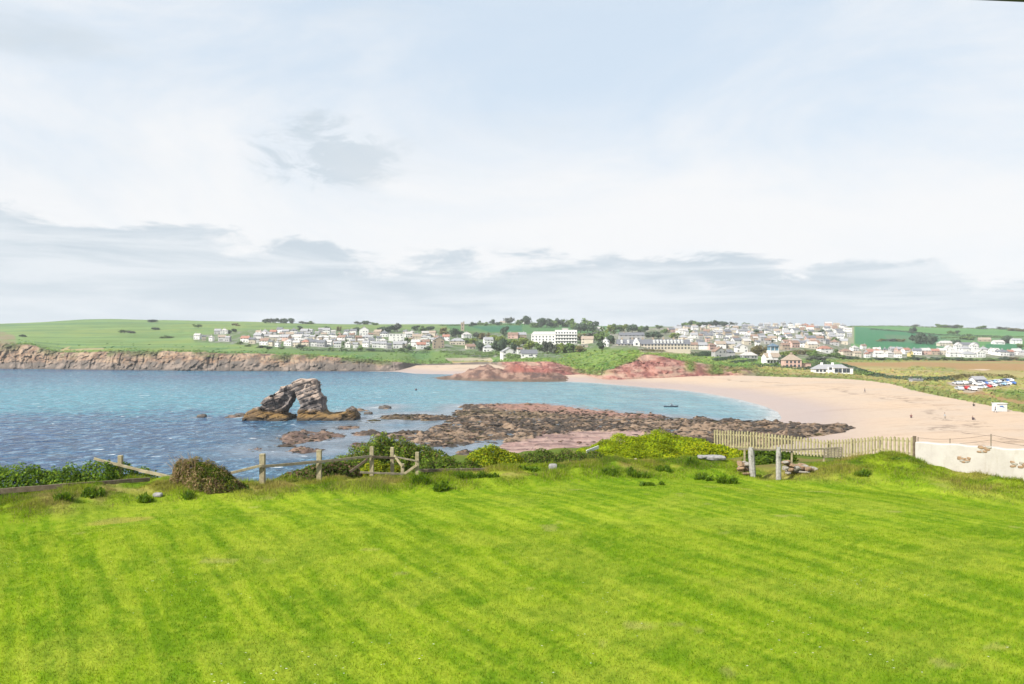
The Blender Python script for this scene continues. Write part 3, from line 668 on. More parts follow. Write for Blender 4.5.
# ------------------------------------------------------------------ sea arch
def surface_nets(D, org, h):
    s = D < 0; nx, ny, nz = D.shape
    off = [(i, j, k) for i in (0, 1) for j in (0, 1) for k in (0, 1)]
    cnt = sum(s[i:nx-1+i, j:ny-1+j, k:nz-1+k].astype(int) for i, j, k in off)
    act = (cnt > 0) & (cnt < 8); ci = np.argwhere(act); idm = np.full(act.shape, -1); idm[act] = np.arange(len(ci))
    acc = np.zeros((len(ci), 3)); num = np.zeros(len(ci))
    for a in off:
        for ax in range(3):
            if a[ax]: continue
            b = list(a); b[ax] = 1
            da = D[ci[:, 0]+a[0], ci[:, 1]+a[1], ci[:, 2]+a[2]]; db = D[ci[:, 0]+b[0], ci[:, 1]+b[1], ci[:, 2]+b[2]]
            cr = (da < 0) != (db < 0); t_ = np.where(cr, da/(da-db+1e-12), 0)
            p = np.array(a, float)[None].repeat(len(ci), 0); p[:, ax] += t_
            acc += p*cr[:, None]; num += cr
    V = (ci+acc/num[:, None])*h+np.array(org)
    Fs = []
    for ax in range(3):
        u, v = (ax+1) % 3, (ax+2) % 3
        sl = [slice(None)]*3; sl[ax] = slice(0, -1); s2 = [slice(None)]*3; s2[ax] = slice(1, None)
        e = np.argwhere(s[tuple(sl)] != s[tuple(s2)])
        e = e[(e[:, u] > 0) & (e[:, v] > 0) & (e[:, u] < D.shape[u]-1) & (e[:, v] < D.shape[v]-1)]
        ins = s[tuple(sl)][tuple(e.T)]
        q = []
        for du, dv in ((-1, -1), (0, -1), (0, 0), (-1, 0)):
            c = e.copy(); c[:, u] += du; c[:, v] += dv; q.append(idm[tuple(c.T)])
        q = np.stack(q, -1); q[~ins] = q[~ins][:, ::-1]; Fs.append(q)
    return V, np.concatenate(Fs)
def arch():
    Y0 = 228.0; k = Y0/F
    cv = lambda pts: [((230+u/6.827-CX)*k, CAMZ-(370+v/6.827-CY)*k) for u, v in pts]
    outline = cv([(222, 400), (222, 272), (238, 222), (262, 184), (318, 152), (346, 138), (362, 108), (440, 86), (480, 70), (560, 50), (602, 58), (613, 100), (626, 150), (642, 175),
                  (652, 270), (660, 400), (474, 400), (482, 280), (508, 240), (490, 204), (460, 150), (436, 190), (414, 234), (390, 282), (378, 296), (384, 400)])
    skirtL = cv([(118, 420), (120, 300), (134, 264), (200, 256), (240, 268), (400, 285), (436, 310), (440, 420)])
    skirtR = cv([(474, 420), (480, 285), (560, 272), (650, 276), (700, 292), (780, 280), (800, 252), (832, 238), (872, 262), (886, 305), (892, 420)])
    h = 0.21
    xs = np.arange(-78.5, -38, h); ys = np.arange(-7.5, 7.5, h); zs = np.arange(-2.2, 13.2, h)
    X, Yl, Z = np.meshgrid(xs, ys, zs, indexing='ij')
    X2, Z2 = np.meshgrid(xs, zs, indexing='ij')
    wx = 0.6*(fbm(X2*0.35, Z2*0.35, 91, 3)-0.5); wz = 0.6*(fbm(X2*0.35+9, Z2*0.35, 93, 3)-0.5)
    ex = lambda poly: poly_sdf(X2+wx, Z2+wz, poly)[:, None, :].repeat(len(ys), 1)
    xm = (300-CX)*k
    n = fbm3(X*0.22, Yl*0.22, Z*0.30, 95, 4)-0.5; nf = fbm3(X*0.8, Yl*0.8, Z*0.9, 97, 3)-0.5
    cr = 1-np.abs(2*fbm3(X*0.16+2, Yl*0.2, Z*0.45, 99, 3)-1)
    T = 4.6-0.17*np.clip(Z, 0, 14)
    smax = lambda a, b: np.maximum(a, b)+0.25*np.maximum(0.8-np.abs(a-b), 0)**2
    ns = 260; sr = np.random.default_rng(12)
    sd = np.stack([sr.uniform(-79, -38, ns), sr.uniform(-7, 7, ns), sr.uniform(-2, 13, ns)], -1); sn = sr.normal(size=(ns, 3)); so = sr.uniform(-1, 1, ns)
    ca, sa = math.cos(0.5), math.sin(0.5)
    rot = lambda p: np.stack([(p[..., 0]*ca+p[..., 2]*sa)*0.75, p[..., 1]*0.9, (-p[..., 0]*sa+p[..., 2]*ca)*1.25], -1)
    G = np.stack([X, Yl, Z], -1).reshape(-1, 3); Gr = rot(G); Sr = rot(sd); best = np.full(len(G), 1e9); idx = np.zeros(len(G), int)
    for q in range(ns):
        dd = ((Gr-Sr[q])**2).sum(-1); k_ = dd < best; best[k_] = dd[k_]; idx[k_] = q
    fac = np.clip(so[idx]*0.30+((G-sd[idx])*sn[idx]).sum(-1)*0.20, -.75, .75).reshape(X.shape)
    bed = np.abs(np.mod((Z*0.92-X*0.36+1.2*n)/1.25, 1)-0.5); fac = fac+0.26*sstep(0.12, 0.0, bed)-0.08
    n = n*0.40; nf = nf*0.45; cr = cr*0.6+0.32
    main = smax(ex(outline)+0.14*fac, np.abs(Yl+0.10*Z-0.4)-T+1.7*fac)+n*2.4+nf*1.15+1.0*(cr-0.8)+0.9*(1-np.abs(2*fbm3(X*0.30+Z*0.16, Yl*0.3, Z*0.10, 105, 2)-1)-0.78)
    TL = 5.6-0.75*np.clip(Z, 0, 3)
    rx = np.clip((X-(345-CX)*k)/5, 0, 1)
    sk = np.minimum(smax(ex(skirtL)+0.45*fac, np.abs(Yl+0.6)-TL+1.4*fac), smax(ex(skirtR)+0.45*fac, np.abs(Yl+0.6)-TL*(1-0.45*rx)+1.4*fac))+0.35+n*2.2+nf*1.6
    D = np.minimum(main, sk)
    V, Fq = surface_nets(D, (xs[0], ys[0]+Y0, zs[0]), h)
    gz = np.gradient(D, h, axis=2); ii_ = np.clip(((V-np.array([xs[0], ys[0]+Y0, zs[0]]))/h).round().astype(int), 0, np.array(D.shape)-1); gx = np.gradient(D, h, axis=0); gy = np.gradient(D, h, axis=1)
    t3 = tuple(ii_.T); upf = gz[t3]/(np.sqrt(gx[t3]**2+gy[t3]**2+gz[t3]**2)+1e-6)
    x, y, z = V.T
    b = fbm3(x*0.35, y*0.35, z*0.6, 101, 4); b2 = fbm3(x*1.1, y*1.1, z*1.4, 103, 3)
    c = np.zeros(V.shape)+C((0.158, 0.138, 0.130))
    c = mixc(c, (0.058, 0.050, 0.048), sstep(0.50, 0.44, b)*0.85)
    c = mixc(c, (0.270, 0.215, 0.180), sstep(0.525, 0.58, b2)*0.75); c = mixc(c, (0.050, 0.043, 0.042), sstep(0.475, 0.43, b2)*0.75)
    lich_lit = np.clip(sstep(0.22, 0.60, upf+0.8*(b2-0.5))*sstep(5.0, 7.0, z)+0.75*sstep(9.2, 10.6, z+6*(b-0.5)), 0, 1)                 # lichen on the crown; upward faces painted pale, as if lit
    c = mixc(c, (0.400, 0.310, 0.245), lich_lit*0.85); c = mixc(c, (0.160, 0.115, 0.090), lich_lit*sstep(0.50, 0.43, b2)*0.8)
    weed = sstep(3.5, 2.2, z+2.4*(b-0.5))
    c = mixc(c, (0.098, 0.060, 0.027), weed*0.92); c = mixc(c, (0.090, 0.055, 0.022), weed*sstep(0.535, 0.485, b2)*0.9); c = mixc(c, (0.210, 0.128, 0.042), weed*sstep(0.40, 0.7, upf+0.5*(b-0.5))*0.7)  # brown weed, its upward faces painted brighter as if lit from above
    c = mixc(c, (0.030, 0.024, 0.018), sstep(1.1, 0.35, z+1.2*(b2-0.5))*0.9)  # dark shadow at the waterline painted into the lowest rock
    o = big_mesh('sea_arch', V, Fq, tint_mat('arch_rock', 0.85, 1.2, 0.12, 0.25, bscale=1.8, bstr=0.7, bdist=0.35), c, False)
    tag(o, 'craggy natural rock arch standing in the sea on an orange weed covered base', 'rock arch')
arch()

def far_tufts():
    """marram, bracken and rough grass that roughen the nearer slopes of the far shore"""
    cols = far_colours(); ok = (FS > 0.25) & (FS < 2.0) & (cols[..., 1] > cols[..., 0]*0.88) & (FP > -40) & (FP < 1080) & (cols[..., 1] > 2.0*cols[..., 2])
    w = np.where(FP > 740, 0.8, np.where(FP < 560, 0.16, 0.5))*np.where(FS < 1.25, 1.0, 0.22)*np.where((FP < 390) & (FS > 1.12), 0.15, 1.0)
    ii = np.argwhere(ok); p = w[ok]; p = p/p.sum(); n = 19000
    q = ii[RNG.choice(len(ii), n, p=p)]; P = np.stack([FX[q[:, 0], q[:, 1]], FY[q[:, 0], q[:, 1]], FZ[q[:, 0], q[:, 1]]], -1)+RNG.normal(size=(n, 3))*[.5, .8, .03]
    s = (0.35+P[:, 1]*0.0010)*RNG.uniform(.5, 1.5, n); a = RNG.uniform(-.9, .9, n); hx, hy = np.cos(a)*s, np.sin(a)*s; z = np.zeros(n)
    top = s*RNG.uniform(.4, .8, n)
    V = np.stack([P-np.stack([hx, hy, z+.15], -1), P+np.stack([hx, hy, z-.15], -1), P+np.stack([hx*.5, hy*.5+.3*s, top], -1), P+np.stack([-hx*.6, -hy*.6+.3*s, top*.8], -1)], 1).reshape(-1, 3)
    c = cols[q[:, 0], q[:, 1]]*np.where(FP[q[:, 0], q[:, 1]] > 750, RNG.uniform(.95, 1.40, n), RNG.uniform(.90, 1.65, n))[:, None]*(1+.08*RNG.normal(size=(n, 3)))
    o = big_mesh('rough_grass', V, np.arange(4*n).reshape(n, 4), tint_mat('rough_grass', .9, 1.0, .1, .1, trans=.3), np.repeat(np.clip(c, .004, .8), 4, 0), False)
    tag(o, 'rough grass and bracken tufts over dunes and slopes of the far shore', 'grass', kind='stuff')
far_tufts()
# ------------------------------------------------------------------ houses of the far villages
def plain(name, col, rough=0.8, spec=0.3):
    return simple(name, col, rough, 0.10, 1.1)
WALL = {'white': plain('white_render', (0.66, 0.65, 0.62)), 'cream': plain('cream_render', (0.50, 0.44, 0.345)), 'grey': plain('grey_render', (0.33, 0.325, 0.32)),
        'pink': plain('pink_render', (0.50, 0.33, 0.275)), 'tan': plain('tan_stone', (0.31, 0.245, 0.18)), 'yellow': plain('yellow_render', (0.56, 0.46, 0.17)), 'blue': plain('pale_blue_render', (0.42, 0.52, 0.60))}
ROOF = {'slate': plain('slate_roof', (0.125, 0.130, 0.145)), 'grey': plain('grey_roof', (0.27, 0.27, 0.28)), 'brown': plain('brown_roof', (0.21, 0.135, 0.10)),
        'red': plain('red_tile_roof', (0.29, 0.14, 0.10)), 'pale': plain('pale_roof', (0.40, 0.38, 0.36)), 'buff': plain('buff_roof', (0.29, 0.23, 0.175))}
M_WIN = simple('window_glass', (0.05, 0.06, 0.075), 0.15, 0.1)
M_FRAME = simple('white_frame', (0.60, 0.60, 0.585), 0.5, 0.05)
M_DOOR = simple('door_paint', (0.10, 0.13, 0.16), 0.5)
CACHE = {}
def unit_box():
    if 'box' not in CACHE:
        m = MB().box(-0.5, 0.5, -0.5, 0.5, 0, 1); me = bpy.data.meshes.new('window'); me.from_pydata(m.v, [], m.f); me.materials.append(M_WIN); me.update()
        CACHE['box'] = me
    return CACHE['box']
def window(root, x, y, z, w, h, face='front', name='window'):
    o = bpy.data.objects.new(name, unit_box()); COL.objects.link(o); o.parent = root; o.location = (x, y, z)
    o.scale = (w, 0.16, h) if face == 'front' else (0.16, w, h)
    return o
def gable_roof(mb, w, d, z, rise, over=0.35, along='x'):
    a, b = (w/2+over, d/2+over) if along == 'x' else (d/2+over, w/2+over)
    t = 0.22
    pr = [(-b, z-0.12), (0, z+rise), (b, z-0.12), (b, z-0.12+t), (0, z+rise+t), (-b, z-0.12+t)]
    vs = []
    for s in (-a, a):
        for y, zz in pr: vs.append((s, y, zz) if along == 'x' else (-y, s, zz))
    fs = [(0, 1, 7, 6), (1, 2, 8, 7), (2, 3, 9, 8), (3, 4, 10, 9), (4, 5, 11, 10), (5, 0, 6, 11), (0, 5, 4, 1), (1, 4, 3, 2), (6, 7, 10, 11), (7, 8, 9, 10)]
    return mb.add(vs, fs)
def gable_wall(mb, w, d, h, rise, along='x'):
    mb.box(-w/2, w/2, -d/2, d/2, -2.5, h)
    k = rise-0.06
    if along == 'x':
        for s in (-w/2, w/2-0.02): mb.add([(s, -d/2, h), (s, d/2, h), (s, 0, h+k), (s+.02, -d/2, h), (s+.02, d/2, h), (s+.02, 0, h+k)], [(0, 1, 2), (5, 4, 3), (0, 2, 5, 3), (1, 4, 5, 2)])
    else:
        for s in (-d/2, d/2-0.02): mb.add([(-w/2, s, h), (w/2, s, h), (0, s, h+k), (-w/2, s+.02, h), (w/2, s+.02, h), (0, s+.02, h+k)], [(0, 1, 2), (5, 4, 3), (0, 2, 5, 3), (1, 4, 5, 2)])
    return mb
def hip_roof(mb, w, d, z, rise, over=0.4):
    a, b = w/2+over, d/2+over; r = max(a-b, 0.3)
    vs = [(-a, -b, z-.1), (a, -b, z-.1), (a, b, z-.1), (-a, b, z-.1), (-r, 0, z+rise), (r, 0, z+rise)]
    return mb.add(vs, [(3, 2, 1, 0), (0, 1, 5, 4), (1, 2, 5), (2, 3, 4, 5), (3, 0, 4)])
NUM = ['first', 'second', 'third', 'fourth', 'fifth', 'sixth', 'seventh', 'eighth', 'ninth', 'tenth', 'eleventh', 'twelfth', 'thirteenth', 'fourteenth', 'fifteenth', 'sixteenth', 'seventeenth',
       'eighteenth', 'nineteenth', 'twentieth', 'twenty-first', 'twenty-second', 'twenty-third', 'twenty-fourth', 'twenty-fifth', 'twenty-sixth', 'twenty-seventh', 'twenty-eighth', 'twenty-ninth', 'thirtieth']
ROOFW = {'slate': 'dark slate', 'grey': 'grey', 'brown': 'brown', 'red': 'red tiled', 'pale': 'pale', 'buff': 'buff'}
def house(px, py, wpx, wall, roof, kind, label, group, hpx=None, storeys=2, rz=None, nwin=3, ridge='x', cat='house', name='house', depth=None, chim=True):
    g = far_ground(px, py); k = g.y/F
    w = wpx*k; d = depth or min(w*0.85, 8.5)*random.uniform(0.85, 1.05); h = (2.6*storeys-(1.0 if storeys == 2 else 0)) if hpx is None else hpx*k
    if rz is None: rz = random.uniform(-0.35, 0.35)
    root = empty(name, (g.x, g.y+d/2, g.z), label, cat, group, rz)
    wm = MB(); rm = MB(); rise = min(d*0.36, w*0.40, 2.7) if ridge == 'x' else min(w*0.40, 3.0)
    if kind == 'flat':
        wm.box(-w/2, w/2, -d/2, d/2, -2.5, h); rm.box(-w/2-.2, w/2+.2, -d/2-.2, d/2+.2, h+.003, h+.35); rise = .35
    elif kind == 'hip':
        wm.box(-w/2, w/2, -d/2, d/2, -2.5, h); hip_roof(rm, w, d, h, rise)
    else:
        gable_wall(wm, w, d, h, rise, ridge); gable_roof(rm, w, d, h, rise, 0.3, ridge)
    wm.build('wall', WALL[wall], root); ro = rm.build('roof', ROOF[roof], root)
    if chim and kind != 'flat':
        cx = random.choice((-1, 1))*w*random.uniform(0.22, 0.42) if ridge == 'x' and kind != 'hip' else 0.0
        MB().box(cx-.45, cx+.45, -.35, .35, h+rise*0.55, h+rise+1.1).build('chimney', WALL['grey' if wall != 'grey' else 'tan'], ro)
    ns = max(1, round(h/2.7))
    for s in range(ns):
        for i in range(nwin):
            if random.random() < 0.22 and nwin > 1: continue
            x = (i+0.5-nwin/2)*w/nwin
            window(root, x+random.uniform(-.5, .5), -d/2, 0.8+s*2.6, min(1.3, w/nwin*0.45)*random.uniform(.75, 1.2), random.uniform(.9, 1.25))
    window(root, -w/2, 0, 0.9+(ns-1)*2.6, 1.2, 1.2, 'side')
    return root
def pick(seq, wts): return random.choices(seq, wts)[0]
def size_word(w, lo, hi): return 'small' if w < lo else ('large' if w > hi else '')
def ordered(lst, fmt, group, **kw):
    """lst of (px, py, wpx, wall, roof, kind): one row, left to right, each labelled by look and its place in the row"""
    lst = sorted(lst); seen = {}; tot = {}
    for q in lst: tot[(q[3], q[4], q[5])] = tot.get((q[3], q[4], q[5]), 0)+1
    for i, (px, py, w, wall, roof, kind) in enumerate(lst):
        kw2 = dict(kw)
        house(px, py, w, wall, roof, kind, f'{wall} house, {ROOFW[roof]} {"hipped" if kind == "hip" else "flat" if kind == "flat" else "gabled"} roof, '+fmt.format(NUM[i]), group, **kw2)

def auto(pts, w0, w1, walls=(5, 3, 1, .4, .5), roofs=(3, 3, 1.6, .3, 1.6, .8)):
    return auto_(pts, w0, w1, walls, roofs)
def auto_(pts, w0, w1, walls=(5, 2, 1, .4, .5), roofs=(3, 3, 1.2, .6, 1.6, .8)):
    out = []
    for px, py in pts:
        out.append((px+random.uniform(-.7, .7), py+random.uniform(-.8, .5), random.uniform(w0*.58, w1*.92), pick(['white', 'cream', 'grey', 'pink', 'tan'], walls), pick(['slate', 'grey', 'brown', 'red', 'pale', 'buff'], roofs), pick(['gable', 'hip'], (3, 1))))
    return out
GL = 'houses of the village above the tan cliffs'
def left_village():
    ordered(auto([(197, 340), (204, 340.6), (211, 341), (221, 341.5), (228, 342.3)], 6.5, 8, (3, 4, 1, .2, 1), (1, 2, 1, 1, 3, 2)), '{} from sea in the isolated cluster', GL)
    ordered([(217, 334.4, 6, 'grey', 'grey', 'gable'), (223.5, 334.2, 7, 'white', 'pale', 'hip')], '{} of the pair behind the isolated cluster', GL)
    ordered(auto([(244.5, 343), (251, 343.6), (257.5, 343.8), (264, 345.4), (270.5, 345.9), (277.5, 346.5), (288.5, 346.2), (296, 346.7), (305.5, 346.5), (313, 346.9), (321, 347.2), (329, 347.0), (337, 347.2), (347, 347.8), (354.5, 348), (366, 347), (375, 347.4), (389, 348.8), (397.5, 348.4)], 7, 10, (6, 2, 1, .3, .2), (2, 3, .8, .5, 3, .5)),
            '{} from left, front row above meadow', GL)
    ordered(auto([(257, 339.6), (266, 340), (274, 341.2), (285, 341.4), (297.5, 341.2), (304, 340.2), (312, 341.4), (320.5, 341.2), (327, 342), (335, 341.8), (341.5, 342.2), (349, 342), (358, 342), (366, 341.2), (378, 341.4), (415, 346.6), (421, 348.8), (432, 343.6), (441, 348)], 7.5, 10, (6, 2.5, 1, .3, .3), (2, 3, 1, .6, 3, .5)),
            '{} from left, middle row of cliff village', GL)
    ordered(auto([(259, 335.4), (265, 335.8), (272.5, 335.6), (279, 332.8), (285, 335.4), (293, 334.6), (304, 334.6), (310, 333.6), (320, 333.6), (326, 334.6), (333, 334.8), (346, 334.8), (352.5, 334.4), (378, 335), (405.5, 334.6), (411.5, 335.2), (425, 336.2), (432, 336.8), (446, 340.4), (439.5, 341)], 6, 8.5, (6, 2, 1, .3, .3), (2, 3, 1.5, .8, 2.5, .5)),
            '{} from left, top row of cliff village', GL)
    ordered(auto([(262, 337.6), (269, 337.8), (281, 338.4), (289.5, 338.2), (300, 337.2), (308, 337.4), (316.5, 337), (324, 338), (331, 338.4), (339.5, 338.4), (345.5, 338), (352, 338.6), (371, 338.6), (384, 337.2), (407.5, 338.4), (416, 338), (429, 340), (436, 341)], 6, 8.5, (6, 2, 1, .3, .3)),
            '{} from left, upper middle row of cliff village', GL)
    ordered(auto([(263, 344), (279.5, 344.6), (291.5, 344.4), (301, 344), (309.5, 344.2), (317, 344.6), (325, 344.8), (333, 345), (342, 345.2), (352, 345.2), (361, 345), (371.5, 344.4), (383, 345), (409, 344), (425.5, 346)], 6, 8.5, (6, 2.5, 1, .3, .3)),
            '{} from left, lower middle row of cliff village', GL)
    house(363.5, 337.5, 9, 'white', 'grey', 'gable', 'tall plain white house with gable end beside a dark tree in the cliff village', GL, hpx=8, ridge='y', rz=0.1)
    house(396, 341.4, 15, 'white', 'pale', 'flat', 'big bright white flat roofed house standing above its neighbours in the cliff village', GL, hpx=7.6, nwin=4, rz=0.05)
    ordered([(382, 348.2, 8, 'white', 'grey', 'gable'), (402.5, 348, 8, 'cream', 'grey', 'gable'), (416.5, 340.6, 9, 'cream', 'buff', 'gable'), (424, 341, 7, 'white', 'grey', 'hip')], '{} of those round the big flat roofed house', GL)
    house(457, 345, 15, 'cream', 'grey', 'hip', 'long cream house with grey hipped roof above the small cove', GL, nwin=5, rz=0.1)
    house(438, 348.4, 11, 'tan', 'grey', 'gable', 'tan gabled house with tall front beside the lane above the cove', GL, ridge='y', rz=0.2, storeys=3)
GM = 'houses among the trees above the red rocks'
def middle_houses():
    house(466.5, 338.2, 9, 'white', 'pale', 'hip', 'pale roofed white house just below the grey church tower', GM)
    house(470, 349.4, 9, 'cream', 'brown', 'gable', 'low cream bungalow beside the lane above the cove', GM, storeys=1)
    house(488, 344, 9, 'white', 'grey', 'gable', 'upper of two white houses among dark trees above the cove', GM)
    house(488, 352, 10, 'white', 'grey', 'hip', 'lower of two white houses among dark trees above the cove', GM)
    house(508, 357.4, 14, 'white', 'grey', 'gable', 'white house with pale gable at the edge above the red rocks', GM, ridge='y', rz=0.25, storeys=2)
    house(519.5, 354.4, 5, 'white', 'brown', 'gable', 'narrow white house between two larger ones above the red rocks', GM, nwin=1)
    house(529, 357.4, 16, 'white', 'slate', 'gable', 'long white bungalow with dark roof above the red rocks', GM, storeys=1, nwin=5, rz=0.05)
    house(513, 338.6, 10, 'pink', 'brown', 'gable', 'pinkish gabled house next to the white hotel', GM)
    house(521.5, 338.4, 9, 'tan', 'grey', 'gable', 'tan gabled house between pink house and white hotel', GM)
    house(588, 343.6, 12, 'cream', 'buff', 'gable', 'cream house half hidden behind bushes right of the hotel', GM)
    house(600, 331.6, 8, 'white', 'pale', 'gable', 'white house among woodland below the skyline', GM)
    house(611, 331, 7, 'cream', 'pale', 'gable', 'cream house among woodland beside the bare skyline', GM)
    house(606, 346.6, 7, 'white', 'grey', 'gable', 'little white house just before the long cream terrace', GM, ridge='y')
    house(505, 322.8, 10, 'cream', 'buff', 'gable', 'cream house on the skyline by a lone pine', GM, storeys=1)
    house(523, 323.4, 7, 'white', 'pale', 'gable', 'white house on the skyline under dark trees', GM)
    house(583, 347.8, 9, 'cream', 'pale', 'flat', 'long low cream wing at the foot of the hotel', GM, storeys=1)
def hotel():
    g = far_ground(566, 344.2); k = g.y/F
    root = empty('hotel', (g.x, g.y, g.z), 'big white flat topped hotel with rows of windows and a lower wing', 'hotel', None, -0.10)
    a = 22*k; h = 13.6*k
    MB().box(-a/2, a/2, 0, 14, -3, h).box(-a/2, a/2, -.05, .25, h+.003, h+.7).build('wall', WALL['white'], root)
    MB().box(-a/2+.4, a/2-.4, .3, 13.6, h+.003, h+.4).box(-4, 2, 4, 9, h+.403, h+2.4).build('roof', ROOF['pale'], root)
    L = -a/2-24*k; h2 = 9.6*k
    wm = MB().box(L, -a/2-.003, 2, 13, -3, h2)
    for i in range(3):
        x = L+(i+0.5)*8*k; wm.add([(x-3.5, 1.7, h2), (x+3.5, 1.7, h2), (x, 1.7, h2+3.0), (x-3.5, 2.1, h2), (x+3.5, 2.1, h2), (x, 2.1, h2+3.0)], [(0, 1, 2), (5, 4, 3), (0, 2, 5, 3), (1, 4, 5, 2)])
    wm.build('wing', WALL['white'], root)
    rm = MB(); vs = [(L-.3, 1.9, h2+.02), (-a/2-.01, 1.9, h2+.02), (-a/2-.01, 13.2, h2+.02), (L-.3, 13.2, h2+.02), (L+2, 7.5, h2+3.2), (-a/2-.01, 7.5, h2+3.2)]
    rm.add(vs, [(3, 2, 1, 0), (0, 1, 5, 4), (1, 2, 5), (2, 3, 4, 5), (3, 0, 4)]).build('wing_roof', ROOF['pale'], root)
    for s in range(4):
        for i in range(8): window(root, (i+.5-4)*a/8, 0, 1.2+s*h/4.3, 1.3, 1.5)
    for s in range(3):
        for i in range(7): window(root, L+(i+.5)*24*k/7, 2, 1.0+s*2.9, 1.2, 1.4)
    for s in range(3):
        for i in range(3): window(root, a/2, 2.5+i*4, 1.2+s*h/4.3, 1.3, 1.5, 'side')
    bal = MB()
    for s in range(1, 4): bal.box(-a/2, a/2, -1.0, -.01, s*h/4.3+.1, s*h/4.3+.3)
    bal.build('balcony', WALL['grey'], root)
def terrace():
    g = far_ground(654, 349.8); k = g.y/F
    w = 73*k; root = empty('terrace_of_houses', (g.x, g.y, g.z), 'long cream terrace with dark slate roof and a row of white dormers', 'terrace', None, 0.0)
    h = 5.6*k; d = 9; ri = 5.0*k
    MB().box(-w/2, w/2, 0, d, -3, h).build('wall', WALL['cream'], root)
    ro = MB().add([(-w/2-.3, -.3, h), (w/2+.3, -.3, h), (w/2+.3, d+.3, h), (-w/2-.3, d+.3, h), (-w/2-.3, d/2, h+ri), (w/2+.3, d/2, h+ri)], [(3, 2, 1, 0), (0, 1, 5, 4), (1, 2, 5), (2, 3, 4, 5), (3, 0, 4)]).build('roof', ROOF['slate'], root)
    xs = [-w/2+w*(x-617.5)/73 for x in (622, 628.5, 654.5, 658, 661.5, 665, 668.5, 672, 675.5, 679, 682.5)]
    for x in xs:
        dm = MB().box(x-.75, x+.75, .5, 3.2, h+.8, h+2.6).add([(x-.95, .35, h+2.6), (x+.95, .35, h+2.6), (x, .35, h+3.5), (x-.95, 4, h+2.6), (x+.95, 4, h+2.6), (x, 4, h+3.5)], [(0, 1, 2), (5, 4, 3), (0, 2, 5, 3), (1, 4, 5, 2), (0, 3, 4, 1)]).build('dormer', M_FRAME, ro)
    x0 = -w/2+w*(636.5-617.5)/73
    MB().box(x0-2.6, x0+2.6, -.8, 4, -3, h+1).add([(x0-2.6, -.8, h+1), (x0+2.6, -.8, h+1), (x0, -.8, h+4.6), (x0-2.6, 4, h+1), (x0+2.6, 4, h+1), (x0, 4, h+4.6)], [(0, 1, 2), (5, 4, 3), (0, 2, 5, 3), (1, 4, 5, 2)]).build('front_gable', WALL['white'], root)
    n = 22
    for s in range(2):
        for i in range(n):
            x = (i+.5-n/2)*w/n
            if abs(x-x0) > 3: window(root, x, 0, .7+s*2.4, 1.25, 1.35)
    window(root, x0-1.2, -.8, 1.2, 1.2, 1.5); window(root, x0+1.2, -.8, 1.2, 1.2, 1.5); window(root, x0, -.8, h-.6, 1.4, 1.5)
    for i in range(7):
        x = (i+.5-3.5)*w/7; MB().box(x-.7, x+.7, d/2-.4, d/2+.4, h+ri-.6, h+ri+1.4).build('chimney', WALL['tan'], ro)
    house(632, 339.6, 25, 'grey', 'slate', 'gable', 'long grey house with slate roof rising behind the cream terrace', 'houses of the hillside town', storeys=2, nwin=6, rz=0)
GH = 'houses of the hillside town'
def hill_town():
    rows = [(326.6, 738, 846, 7.6, 5.4), (328.8, 676, 846, 8.2, 5.8), (331.2, 688, 848, 8.2, 6.2), (333.6, 668, 850, 8.8, 6.6), (336.2, 694, 852, 8.6, 7.0), (339.2, 690, 850, 8.8, 7.4), (342.4, 690, 846, 9.2, 7.8), (345.6, 696, 852, 9.8, 8.4)]
    nm = ['top', 'second', 'third', 'fourth', 'fifth', 'sixth', 'seventh', 'lowest full']
    for r, (py, x0, x1, st, w) in enumerate(rows):
        pts = []; x = x0+(r % 2)*3
        while x < x1:
            if random.random() > 0.07: pts.append((x+random.uniform(-1.6, 1.6), py+random.uniform(-1.0, 1.0)))
            x += st
        ordered(auto(pts, w*0.85, w*1.3, (5, 3, 1.6, .4, .9), (3.4, 3.2, 1.8, .18, 1.0, .9)), '{} from left, '+nm[r]+' row of hillside town', GH, nwin=2)
    ordered([(678, 331, 8, 'white', 'grey', 'gable'), (683.5, 333.6, 9, 'white', 'pale', 'gable'), (684, 341, 9, 'cream', 'grey', 'hip')], '{} of those behind the right end of terrace', GH)
    ordered([(694, 349.6, 8, 'cream', 'brown', 'gable'), (703, 349.8, 9, 'white', 'grey', 'gable'), (712, 349.9, 8, 'pink', 'brown', 'hip'), (721, 348.6, 10, 'white', 'buff', 'gable'), (731, 348.4, 8, 'cream', 'grey', 'gable')], '{} along the lane beside the terrace', GH)
    house(720, 357.4, 12, 'grey', 'brown', 'gable', 'grey house with broad brown gable behind a box hedge above the cliff', GH, rz=0.2, ridge='y')
    house(730, 357.8, 10, 'grey', 'slate', 'hip', 'grey house with dark hipped roof next to the broad brown gable', GH)
    house(750, 358.8, 15, 'grey', 'pale', 'hip', 'wide grey bungalow with big pale hipped roof above the dunes', GH, storeys=1, nwin=4, rz=0.1)
    house(742, 352.4, 11, 'white', 'grey', 'gable', 'white house with pale front gable behind the wide grey bungalow', GH, ridge='y', rz=0.1)
    ordered([(786, 350, 8, 'tan', 'brown', 'gable'), (795, 347.6, 9, 'pink', 'brown', 'gable'), (803, 347.4, 9, 'white', 'slate', 'gable'), (813, 348.6, 10, 'cream', 'pale', 'gable')], '{} of the row behind the turret house', GH)
    house(826, 353.2, 13, 'white', 'red', 'hip', 'white house with red tiled hipped roof behind green bushes', GH, nwin=3)
    house(847, 355.6, 11, 'cream', 'brown', 'hip', 'cream house with brown hipped roof left of the brown field', GH)
